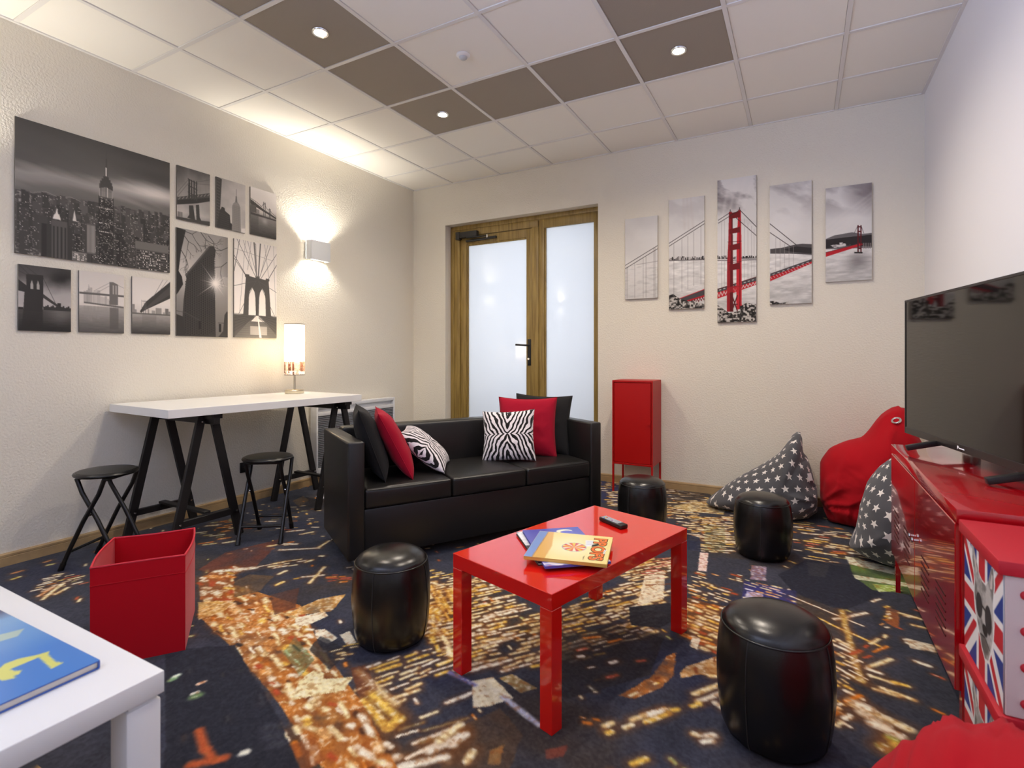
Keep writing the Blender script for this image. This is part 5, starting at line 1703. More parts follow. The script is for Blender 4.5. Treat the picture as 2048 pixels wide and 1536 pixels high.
def pic_city(cv):
    A = cv.A
    X, V = cv.X, cv.Y / A
    s = V - 0.02 + 0.06 * X
    n = fbm(X * 2.5 + 3, V * 14 - X * 3, 4, 4)
    sky = np.interp(s + (n - 0.5) * 0.10, [0, 0.12, 0.27, 0.31, 0.36, 0.42, 0.47, 0.56], [74, 84, 92, 128, 158, 142, 112, 96])
    br = np.exp(-((X - 0.85) / 0.25) ** 2 - ((V - 0.31) / 0.055) ** 2) * 75
    dk = np.exp(-((X - 0.95) / 0.3) ** 2 - ((V - 0.17) / 0.06) ** 2) * 12
    cv.c[:] = (np.clip(sky + br - dk, 0, 255))[..., None] * np.array([1, 0.965, 0.925])
    hz = lambda x: 0.535 - 0.05 * x
    land = V > 0.535 - 0.05 * X
    cv.mix(land * 1.0, sp(58))
    nn = fbm(X * 60, V * 90, 8, 2)
    cv.mix(land * np.clip((nn - 0.58) * 6, 0, 1) * 0.8, sp(150))
    cv.fill([(0.80, 0.52 * A), (1, 0.50 * A), (1, 0.62 * A), (0.84, 0.56 * A)], sp(140))
    cv.line((0.86, 0.535 * A), (1, 0.555 * A), 0.008, sp(60))
    # far suspension bridge
    cv.path([(0.10, 0.53 * A), (0.17, 0.505 * A), (0.24, 0.53 * A), (0.31, 0.505 * A), (0.40, 0.535 * A)], 0.003, sp(130))
    towers(cv, lambda x: hz(x) + 0.05, 110, 0.0, 0.07, 0.015, 0.04, [52, 62, 74, 44], 0.75, 0.22, 2)
    towers(cv, lambda x: hz(x) + 0.18, 120, 0.0, 0.12, 0.02, 0.05, [44, 52, 62, 36], 0.95, 0.25, 3)
    towers(cv, lambda x: hz(x) + 0.33, 70, 0.0, 0.12, 0.025, 0.06, [34, 42, 50, 28], 1.0, 0.30, 4)
    cv.fill([(0.205, 0.70 * A), (0.212, 0.67 * A), (0.222, 0.655 * A), (0.230, 0.61 * A), (0.236, 0.655 * A), (0.246, 0.67 * A), (0.252, 0.70 * A)], sp(205))
    cv.fill([(0.322, 0.69 * A), (0.334, 0.60 * A), (0.346, 0.69 * A)], sp(190))
    cv.rect(0.30, 0.56 * A, 0.325, 0.66 * A, sp(58))
    # dark tower with fins, bottom left
    cv.rect(0.17, 0.745 * A, 0.32, A, sp(40))
    cv.rect(0.20, 0.71 * A, 0.29, A, sp(70))
    for k in range(4):
        cv.rect(0.208 + k * 0.022, 0.755 * A, 0.217 + k * 0.022, A, sp(30))
    # striped slab
    cv.rect(0.41, 0.69 * A, 0.465, 0.93 * A, sp(80))
    for k in range(6):
        cv.rect(0.414 + k * 0.009, 0.70 * A, 0.418 + k * 0.009, 0.92 * A, sp(170), 0.7)
    # the tall central tower
    cx = 0.535
    def sym(w, y0, y1, c):
        cv.rect(cx - w, y0 * A, cx + w, y1 * A, sp(c))
    sym(0.050, 0.44, 0.98, 30)
    sym(0.046, 0.34, 0.46, 66)
    sym(0.040, 0.315, 0.40, 52)
    sym(0.030, 0.295, 0.35, 50)
    sym(0.018, 0.275, 0.31, 48)
    cv.fill([(cx - 0.012, 0.28 * A), (cx - 0.007, 0.19 * A), (cx + 0.007, 0.19 * A), (cx + 0.012, 0.28 * A)], sp(56))
    cv.rect(cx - 0.0035, 0.20 * A, cx + 0.0035, 0.27 * A, sp(236))
    cv.rect(cx - 0.003, 0.12 * A, cx + 0.003, 0.19 * A, sp(48))
    cv.rect(cx - 0.0018, 0.04 * A, cx + 0.0018, 0.13 * A, sp(60))
    for k in range(-5, 6):
        cv.rect(cx + k * 0.0085 - 0.0015, (0.36 + 0.004 * abs(k)) * A, cx + k * 0.0085 + 0.0015, 0.445 * A, sp(225 if k % 2 else 190), 0.85)
    rd = random.Random(9)
    for _ in range(260):
        x, y = cx + rd.uniform(-0.047, 0.045), rd.uniform(0.45, 0.98) * A
        cv.rect(x, y, x + 0.004, y + 0.004, sp(rd.uniform(120, 240)))
    for y in (0.535, 0.66, 0.73):
        for k in range(14):
            if rd.random() < 0.7:
                cv.rect(cx - 0.046 + k * 0.0066, y * A, cx - 0.042 + k * 0.0066, (y + 0.006) * A, sp(230))
    # office block, bottom right
    cv.rect(0.74, 0.775 * A, 0.985, A, sp(72))
    cv.rect(0.735, 0.76 * A, 0.99, 0.825 * A, sp(92))
    for j in range(9):
        cv.rect(0.745, (0.835 + j * 0.019) * A, 0.98, (0.847 + j * 0.019) * A, sp(36))
        for k in range(26):
            if rd.random() < 0.4:
                x = 0.747 + k * 0.009
                cv.rect(x, (0.837 + j * 0.019) * A, x + 0.006, (0.846 + j * 0.019) * A, sp(rd.uniform(150, 250)))
    cv.rect(0.32, 0.93 * A, 0.41, A, sp(110))
    for j in range(4):
        for k in range(10):
            cv.rect(0.325 + k * 0.0085, (0.945 + j * 0.014) * A, 0.331 + k * 0.0085, (0.953 + j * 0.014) * A, sp(rd.choice([230, 60])))
def waves(cv, v0, lo, hi, seed):
    X, V = cv.X, cv.Y / cv.A
    n = fbm(X * 8, V * 60, seed, 3)
    t = np.clip((V - v0) / (1 - v0), 0, 1)
    g = hi + (lo - hi) * t + (n - 0.5) * 16
    cv.mix((V > v0) * 1.0, np.clip(g, 0, 255)[..., None] * np.array([1, 0.965, 0.925]))
def pic_bridge_dark(cv):
    A = cv.A
    X, V = cv.X, cv.Y / A
    n = fbm(X * 3, V * 5, 5, 4)
    g = np.interp(V + (n - 0.5) * 0.25, [0, 0.18, 0.32, 0.45, 0.6], [70, 84, 140, 176, 190])
    g = g - np.exp(-((X - 0.85) / 0.25) ** 2 - ((V - 0.18) / 0.14) ** 2) * 50
    cv.c[:] = g[..., None] * np.array([1, 0.965, 0.94])
    waves(cv, 0.665, 34, 84, 3)
    cv.glow(0.8, 0.72 * A, 0.22, sp(120), 0.5)
    D = sp(34)
    cv.fill([(0.0, 0.23 * A), (0.16, 0.32 * A), (0.16, 0.42 * A), (0, 0.40 * A)], D)
    cv.fill([(0.14, 0.14 * A), (0.46, 0.135 * A), (0.46, 0.40 * A), (0.45, 0.70 * A), (0.09, 0.70 * A), (0.11, 0.42 * A), (0.15, 0.40 * A)], D)
    for x0, x1 in ((0.22, 0.27), (0.335, 0.385)):
        m = (x0 + x1) / 2
        cv.fill([(x0, 0.36 * A), (x0, 0.29 * A), (m, 0.22 * A), (x1, 0.29 * A), (x1, 0.36 * A)], sp(150))
    cv.fill([(0.45, 0.42 * A), (0.74, 0.58 * A), (0.74, 0.62 * A), (0.45, 0.48 * A)], sp(46))
    cv.rect(0.73, 0.55 * A, 0.80, 0.67 * A, D)
    for k in range(16):
        x = 0.46 + k * 0.034
        cv.rect(x, (0.62 - 0.03 * ((k * 7) % 3) / 2) * A, x + 0.034, 0.67 * A, sp(40))
    for p, q in (((0.0, 0.0), (0.2, 0.15)), ((0.1, 0.0), (0.34, 0.14)), ((0.0, 0.10), (0.15, 0.15)), ((0.46, 0.18), (0.70, 0.57))):
        cv.line((p[0], p[1] * A), (q[0], q[1] * A), 0.008, sp(40))
    cv.rect(0, 0.645 * A, 0.09, 0.68 * A, D)
    cv.fill([(0.09, 0.70 * A), (0.45, 0.70 * A), (0.45, A), (0.05, A)], sp(26), 0.7)
def pic_bridge_pale(cv):
    A = cv.A
    cv.vgrad([(0, sp(186)), (0.5, sp(200)), (0.56, sp(190)), (0.57, sp(170)), (1, sp(86))])
    waves(cv, 0.565, 88, 176, 6)
    rd = random.Random(3)
    for k in range(16):
        x = 0.10 + k * 0.045 + rd.uniform(-0.01, 0.01)
        h = rd.uniform(0.12, 0.26) if k < 9 else rd.uniform(0.06, 0.14)
        cv.rect(x, (0.52 - h) * A, x + 0.05, 0.53 * A, sp(rd.uniform(140, 176)))
        cv.rect(x, 0.56 * A, x + 0.045, (0.58 + h * 0.9) * A, sp(128), 0.45)
    cv.fill([(0.19, 0.30 * A), (0.205, 0.20 * A), (0.22, 0.30 * A)], sp(140))
    cv.rect(0, 0.345 * A, 1, 0.378 * A, sp(84))
    cv.fill([(0.66, 0.14 * A), (0.75, 0.135 * A), (0.86, 0.17 * A), (0.86, 0.52 * A), (0.66, 0.52 * A)], sp(96))
    for x in (0.735, 0.80):
        cv.rect(x, 0.19 * A, x + 0.028, 0.34 * A, sp(160))
    cv.fill([(0.10, 0.50 * A), (1, 0.54 * A), (1, 0.57 * A), (0.10, 0.525 * A)], sp(92))
    for p, q in (((0.30, 0.32), (0.67, 0.15)), ((0.38, 0.34), (0.67, 0.20)), ((0.86, 0.18), (1, 0.22))):
        cv.line((p[0], p[1] * A), (q[0], q[1] * A), 0.008, sp(120))
    cv.rect(0.67, 0.57 * A, 0.87, 0.93 * A, sp(70), 0.6)
def pic_bridge_under(cv):
    A = cv.A
    cv.vgrad([(0, sp(196)), (0.45, sp(206)), (0.63, sp(186)), (1, sp(70))])
    waves(cv, 0.655, 64, 168, 9)
    rd = random.Random(5)
    for x, w, h in ((0.0, 0.06, 0.16), (0.06, 0.05, 0.07), (0.39, 0.04, 0.09), (0.50, 0.09, 0.07), (0.60, 0.16, 0.12), (0.80, 0.05, 0.05), (0.86, 0.09, 0.12), (0.94, 0.06, 0.07)):
        cv.rect(x, (0.645 - h) * A, x + w, 0.65 * A, sp(rd.uniform(96, 140)))
    cv.rect(0, 0.63 * A, 1, 0.655 * A, sp(84))
    cv.fill([(0.19, 0.605 * A), (0.34, 0.43 * A), (1.0, 0.02 * A), (1.0, 0.33 * A), (0.36, 0.565 * A), (0.22, 0.63 * A)], sp(48))
    cv.fill([(0.24, 0.60 * A), (1.0, 0.10 * A), (1.0, 0.26 * A), (0.30, 0.59 * A)], sp(62))
    for x in (0.24, 0.30, 0.345):
        cv.line((x, 0.40 * A), (x, 0.56 * A), 0.010, sp(110))
    cv.line((0.24, 0.42 * A), (0.35, 0.42 * A), 0.012, sp(110))
    for p, q in (((0.54, 0.33), (0.80, 0.0)), ((0.72, 0.20), (0.92, 0.0))):
        cv.line((p[0], p[1] * A), (q[0], q[1] * A), 0.008, sp(90))
    cv.line((0.29, 0.58 * A), (0.29, 0.65 * A), 0.012, sp(70))
    cv.line((0.34, 0.56 * A), (0.34, 0.65 * A), 0.012, sp(70))
    cv.rect(0.25, 0.66 * A, 0.62, 0.95 * A, sp(80), 0.25)
def pic_steel_bridge(cv):
    A = cv.A
    X, V = cv.X, cv.Y / A
    n = fbm(X * 3, V * 4, 7, 4)
    cv.c[:] = np.clip(np.interp(V, [0, 0.3, 0.7, 0.85, 1], [96, 128, 158, 178, 130]) + (n - 0.5) * 50, 0, 255)[..., None] * np.array([1, 0.965, 0.925])
    D = sp(40)
    cv.fill([(0, 0.60 * A), (1, 0.36 * A), (1, 0.46 * A), (0, 0.66 * A)], sp(52))
    cv.fill([(0, 0.655 * A), (1, 0.45 * A), (1, 0.52 * A), (0.62, 0.62 * A), (0, 0.74 * A)], sp(28))
    for k in range(9):
        x = 0.05 + k * 0.11
        cv.line((x, (0.645 - 0.235 * x) * A), (x + 0.05, (0.60 - 0.235 * x) * A), 0.018, sp(120))
    for x0, x1 in ((0.31, 0.40), (0.48, 0.56)):
        pass
    for x0, x1 in ((0.32, 0.37), (0.40, 0.435), (0.475, 0.51), (0.55, 0.585)):
        cv.fill([(x0 + 0.015, 0.20 * A), (x1 + 0.015, 0.21 * A), (x1 + 0.02, 0.57 * A), (x0 + 0.01, 0.58 * A)], D)
    for y in (0.22, 0.34, 0.47):
        cv.line((0.33, (y - 0.02) * A), (0.60, (y + 0.03) * A), 0.025, D)
    for j in range(5):
        cv.line((0.34, (0.22 + j * 0.07) * A), (0.40, (0.29 + j * 0.07) * A), 0.010, D)
        cv.line((0.50, (0.24 + j * 0.07) * A), (0.58, (0.31 + j * 0.07) * A), 0.010, D)
    cv.fill([(0.35, 0.70 * A), (0.48, 0.68 * A), (0.54, 0.96 * A), (0.30, 0.94 * A), (0.36, 0.88 * A)], D)
    cv.fill([(0.56, 0.66 * A), (0.66, 0.64 * A), (0.68, 0.88 * A), (0.76, 0.98 * A), (0.58, 0.96 * A)], D)
    for p, q in (((0.33, 0.22), (0.0, 0.52)), ((0.40, 0.22), (0.0, 0.60)), ((0.58, 0.22), (1.0, 0.10)), ((0.58, 0.25), (1, 0.20))):
        cv.line((p[0], p[1] * A), (q[0], q[1] * A), 0.010, sp(70))
    for k in range(7):
        x = 0.66 + k * 0.05
        cv.line((x, 0.16 * A), (x, 0.42 * A), 0.004, sp(90), 0.8)
    cv.fill([(0, 0.96 * A), (0.5, 0.95 * A), (1, 0.92 * A), (1, A), (0, A)], sp(46))
    for x in (0.02, 0.07, 0.12):
        cv.rect(x, 0.86 * A, x + 0.04, 0.96 * A, sp(90))
def pic_tower(cv):
    A = cv.A
    X, V = cv.X, cv.Y / A
    n = fbm(X * 2, V * 3, 12, 4)
    cv.c[:] = np.clip(150 + 46 * X + (n - 0.5) * 60, 0, 255)[..., None] * np.array([1, 0.965, 0.925])
    cv.fill([(0, 0), (0.19, 0.02 * A), (0.10, A), (0, A)], sp(44))
    for k in range(16):
        cv.line((0.03, (0.03 + k * 0.06) * A), (0.12, (0.045 + k * 0.06) * A), 0.014, sp(80))
    cv.fill([(0.12, 0.66 * A), (0.19, 0.57 * A), (0.28, 0.58 * A), (0.30, 0.64 * A), (0.46, 0.70 * A), (0.48, 0.86 * A), (0.52, 0.86 * A), (0.58, A), (0.02, A)], sp(36))
    for j in range(7):
        cv.line((0.14, (0.70 + j * 0.045) * A), (0.44, (0.74 + j * 0.04) * A), 0.006, sp(66))
    cx = 0.68
    cv.fill([(cx - 0.15, A), (cx - 0.14, 0.50 * A), (cx - 0.10, 0.44 * A), (cx - 0.05, 0.41 * A), (cx + 0.05, 0.40 * A), (cx + 0.10, 0.43 * A), (cx + 0.14, 0.49 * A), (cx + 0.16, A)], sp(118))
    for k in range(8):
        x = cx - 0.12 + k * 0.034
        cv.line((x, 0.48 * A), (x, A), 0.010, sp(84))
    for k in range(14):
        cv.line((cx - 0.13, (0.50 + k * 0.036) * A), (cx + 0.14, (0.50 + k * 0.036) * A), 0.004, sp(150), 0.6)
    cv.fill([(cx - 0.04, 0.41 * A), (cx - 0.02, 0.28 * A), (cx + 0.02, 0.28 * A), (cx + 0.04, 0.41 * A)], sp(96))
    cv.line((cx, 0.14 * A), (cx, 0.30 * A), 0.014, sp(80))
    cv.fill([(0.86, 0.92 * A), (1, 0.90 * A), (1, A), (0.86, A)], sp(196))
def pic_queens(cv):
    A = cv.A
    cv.vgrad([(0, sp(204)), (0.4, sp(196)), (0.5, sp(170)), (0.56, sp(120)), (1, sp(62))])
    waves(cv, 0.56, 56, 150, 14)
    D = sp(56)
    cv.fill([(0, 0.26 * A), (0.5, 0.41 * A), (1, 0.52 * A), (1, 0.555 * A), (0.5, 0.46 * A), (0, 0.36 * A)], D)
    cv.path([(0, 0.24 * A), (0.25, 0.30 * A), (0.42, 0.36 * A), (0.52, 0.27 * A), (0.60, 0.36 * A), (0.68, 0.40 * A), (0.73, 0.37 * A), (0.82, 0.44 * A), (1, 0.50 * A)], 0.016, sp(74))
    for x, y in ((0.50, 0.25), (0.56, 0.26), (0.72, 0.36), (0.76, 0.37)):
        cv.line((x, y * A), (x, 0.56 * A), 0.022, sp(66))
    for k in range(14):
        x = k * 0.06
        cv.line((x, (0.25 + 0.24 * x) * A), (x + 0.03, (0.31 + 0.22 * x) * A), 0.008, sp(80))
    cv.rect(0, 0.37 * A, 0.22, 0.53 * A, sp(76))
    cv.rect(0.22, 0.44 * A, 0.33, 0.55 * A, sp(120))
    cv.fill([(0, 0.53 * A), (0.5, 0.55 * A), (1, 0.57 * A), (1, 0.60 * A), (0, 0.58 * A)], sp(58))
    cv.glow(0.55, 0.66 * A, 0.10, sp(190), 0.4)
    cv.rect(0.0, 0.58 * A, 0.3, A, sp(54), 0.4)
def pic_flatiron(cv):
    A = cv.A
    X, V = cv.X, cv.Y / A
    cv.vgrad([(0, sp(128)), (0.35, sp(142)), (0.6, sp(110)), (1, sp(90))])
    cv.glow(0.1, 0.42 * A, 0.35, sp(196), 0.6)
    cv.glow(0.74, 0.50 * A, 0.5, sp(170), 0.4)
    cv.mix(np.clip((X - 0.8) * 2.2, 0, 0.5) * (V < 0.4), sp(80))
    D = sp(44)
    cv.fill([(0.17, 0.44 * A), (0.60, 0.14 * A), (0.64, 0.115 * A), (0.71, 0.115 * A), (0.745, 0.145 * A), (0.74, 0.20 * A), (0.72, 0.24 * A), (0.75, A), (0.09, A), (0.13, 0.66 * A), (0.18, 0.46 * A)], D)
    cv.line((0.17, 0.43 * A), (0.62, 0.125 * A), 0.028, sp(70))
    rd = random.Random(2)
    for j in range(34):
        v = 0.22 + j * 0.0225
        for k in range(14):
            x = 0.16 + k * 0.042
            y = v + (0.60 - x) * 0.30
            if y > 0.46 - (x - 0.17) * 0.68 and y < 0.98 and x < 0.71:
                cv.rect(x, y * A, x + 0.018, (y + 0.011) * A, sp(26))
                cv.rect(x + 0.02, y * A, x + 0.036, (y + 0.011) * A, sp(62), 0.5)
    # branches
    cv.fill([(0, 0), (0.17, 0.01 * A), (0.08, 0.22 * A), (0.04, 0.40 * A), (0.10, 0.45 * A), (0.12, 0.52 * A), (0.03, 0.60 * A), (0, 0.62 * A)], sp(26))
    def branch(x, y, a, l, w, d):
        if d == 0 or l < 0.02:
            return
        x2, y2 = x + l * math.cos(a), y + l * math.sin(a)
        cv.line((x, y), (x2, y2), w, sp(44))
        for _ in range(2):
            branch(x2, y2, a + rd.uniform(-0.9, 0.9), l * rd.uniform(0.6, 0.9), w * 0.7, d - 1)
    for x, y, a in ((0.12, 0.05, 0.9), (0.13, 0.02, 0.2), (0.45, 0.0, 0.9), (0.6, 0.02, 0.8), (0.08, 0.2, 1.0), (1.0, 0.1, 2.6), (0.98, 0.25, 2.4)):
        branch(x, y * A, a, 0.16, 0.012, 5)
    # sun star
    sx, sy = 0.74, 0.475 * A
    for k in range(16):
        a = k * PI / 8 + 0.12
        L = 0.30 if k % 2 == 0 else 0.18
        if k in (6, 10):
            L = 0.46
        for t in range(6):
            cv.line((sx, sy), (sx + L * (1 - t / 7) * math.cos(a), sy + L * (1 - t / 7) * math.sin(a)), 0.005 + 0.003 * t, sp(235), 0.16)
    cv.glow(sx, sy, 0.09, sp(255), 0.95)
    cv.glow(sx, sy, 0.20, sp(220), 0.4)
    cv.fill([(0, 0.80 * A), (0.12, 0.82 * A), (0.16, A), (0, A)], sp(40))
    cv.fill([(0.80, A), (0.90, 0.94 * A), (0.93, 0.78 * A), (0.98, 0.74 * A), (1, 0.75 * A), (1, A)], sp(48))
    cv.path([(0, 0.77 * A), (0.16, 0.78 * A), (0.44, 0.85 * A)], 0.010, sp(60))
    cv.rect(0.41, 0.85 * A, 0.45, 0.93 * A, sp(24))
    cv.line((0.80, 0.86 * A), (0.92, 0.86 * A), 0.010, sp(40))
    cv.rect(0.815, 0.87 * A, 0.86, 0.95 * A, sp(24))
def pic_gothic(cv):
    A = cv.A
    X, V = cv.X, cv.Y / A
    cv.vgrad([(0, sp(196)), (0.4, sp(224)), (0.75, sp(228)), (0.77, sp(120)), (1, sp(70))])
    D = sp(70)
    cv.fill([(0.10, 0.77 * A), (0.20, 0.76 * A), (0.26, 0.38 * A), (0.24, 0.37 * A), (0.24, 0.345 * A), (0.34, 0.345 * A), (0.34, 0.36 * A), (0.48, 0.37 * A), (0.49, 0.35 * A), (0.57, 0.35 * A), (0.58, 0.37 * A), (0.72, 0.38 * A), (0.74, 0.36 * A), (0.82, 0.365 * A), (0.82, 0.385 * A), (0.80, 0.39 * A), (0.86, 0.76 * A), (0.94, 0.77 * A)], D)
    bright = sp(226)
    for x0, x1 in ((0.32, 0.49), (0.56, 0.73)):
        m = (x0 + x1) / 2
        cv.fill([(x0, 0.77 * A), (x0 + 0.01, 0.58 * A), (x0 + 0.03, 0.52 * A), (m, 0.475 * A), (x1 - 0.03, 0.52 * A), (x1 - 0.01, 0.58 * A), (x1, 0.77 * A)], bright)
    for p, q, w in (((0.06, 0), (0.50, 0.37), 0.010), ((0.12, 0), (0.0, 0.33), 0.012), ((0.30, 0), (0.52, 0.36), 0.008), ((0.45, 0), (0.51, 0.36), 0.03), ((0.60, 0), (0.55, 0.36), 0.026), ((0.85, 0), (0.58, 0.36), 0.010), ((1, 0.08), (0.60, 0.38), 0.010), ((0, 0.17), (0.28, 0.37), 0.012), ((0, 0.20), (0.24, 0.35), 0.010), ((1, 0.20), (0.80, 0.36), 0.014), ((0, 0.48), (0.50, 0.40), 0.009), ((1, 0.50), (0.55, 0.40), 0.009), ((0, 0.10), (0.9, 0.16), 0.004), ((0.92, 0), (0.98, 0.75), 0.005), ((0.25, 0), (0.12, 0.75), 0.005), ((0.5, 0.40), (0.10, 0.76), 0.008), ((0.55, 0.40), (0.95, 0.76), 0.008), ((0.38, 0), (0.30, 0.3), 0.006), ((0.70, 0), (0.8, 0.34), 0.006), ((0.20, 0), (0.42, 0.30), 0.006), ((0.78, 0), (0.62, 0.3), 0.006)):
        cv.line((p[0], p[1] * A), (q[0], q[1] * A), w, sp(78))
    for k in range(9):
        cv.line((0.455 + 0.005 * k, 0.01 * A), (0.50 + k * 0.003, 0.36 * A), 0.003, sp(120))
    # walkway
    cv.fill([(0, 0.77 * A), (0.44, 0.765 * A), (0.62, 0.765 * A), (1, 0.77 * A), (1, A), (0, A)], sp(74))
    cv.fill([(0.46, 0.765 * A), (0.60, 0.765 * A), (1.05, 1.0 * A), (0.0, 1.0 * A)], sp(96))
    for k in range(12):
        v = 0.80 + 0.2 * (k / 12) ** 1.5
        cv.line((0.5 - (v - 0.765) * 2.1, v * A), (0.56 + (v - 0.765) * 2.1, v * A), 0.006, sp(64), 0.8)
    cv.fill([(0.50, 0.77 * A), (0.56, 0.77 * A), (0.70, 0.83 * A), (0.38, 0.83 * A)], sp(206))
    cv.fill([(0.36, 0.88 * A), (0.76, 0.88 * A), (0.76, 0.97 * A), (0.36, 0.97 * A)], sp(176), 0.75)
    cv.fill([(0.53, 0.77 * A), (0.545, 0.77 * A), (0.63, A), (0.575, A)], sp(232))
    for s, x0 in ((1, 0.0), (-1, 1.0)):
        for k in range(5):
            cv.line((x0, (0.80 + k * 0.035) * A), (x0 + s * 0.44, (0.77 + k * 0.006) * A), 0.007, sp(52))
M_PHOTO = mat('photo_panel', rough=0.42, spec=0.4, paint=True)
def wall_panel(name, label, cat, group, cvw, cvh, nx, painter, loc, rz, t, edge=None, m=None):
    cv = Canvas(cvw, cvh, nx, 3)
    painter(cv)
    o = obj(name, print_mesh(cv, t, edge, name), m or M_PHOTO)
    o.location = loc
    o.rotation_euler = (0, 0, rz)
    return tag(o, label, cat, group)
LEFT = [
 ('large black and white night skyline photo with a tall central tower', -3.512, -2.677, 1.763, 2.538, 230, pic_city),
 ('dark photo of a bridge tower over water, bottom left of the wall group', -3.498, -3.251, 1.323, 1.702, 84, pic_bridge_dark),
 ('pale photo of a stone bridge tower and skyline mirrored in water', -3.209, -2.964, 1.325, 1.706, 84, pic_bridge_pale),
 ('photo of a bridge deck sweeping overhead from the right across water', -2.915, -2.674, 1.327, 1.708, 84, pic_bridge_under),
 ('photo of a steel bridge tower from below, top row beside the big skyline', -2.629, -2.389, 2.157, 2.541, 84, pic_steel_bridge),
 ('photo of a pale spired skyscraper rising behind dark roofs, top row', -2.342, -2.101, 2.159, 2.543, 84, pic_tower),
 ('photo of a long truss bridge over still water, top row near the sconce', -2.056, -1.817, 2.163, 2.547, 84, pic_queens),
 ('tall photo of a wedge-shaped building with a bright sun star', -2.632, -2.248, 1.321, 2.095, 130, pic_flatiron),
 ('tall photo of a gothic bridge arch with cables and walkway', -2.196, -1.814, 1.325, 2.101, 130, pic_gothic)]
for lb, ya, yb, z0, z1, nx, fn in LEFT:
    wall_panel('wall_photo', lb, 'picture', 'black and white photographs on the left wall', yb - ya, z1 - z0, nx, fn, (0.001, (ya + yb) / 2, z0), PI / 2, 0.012, (120, 114, 106))

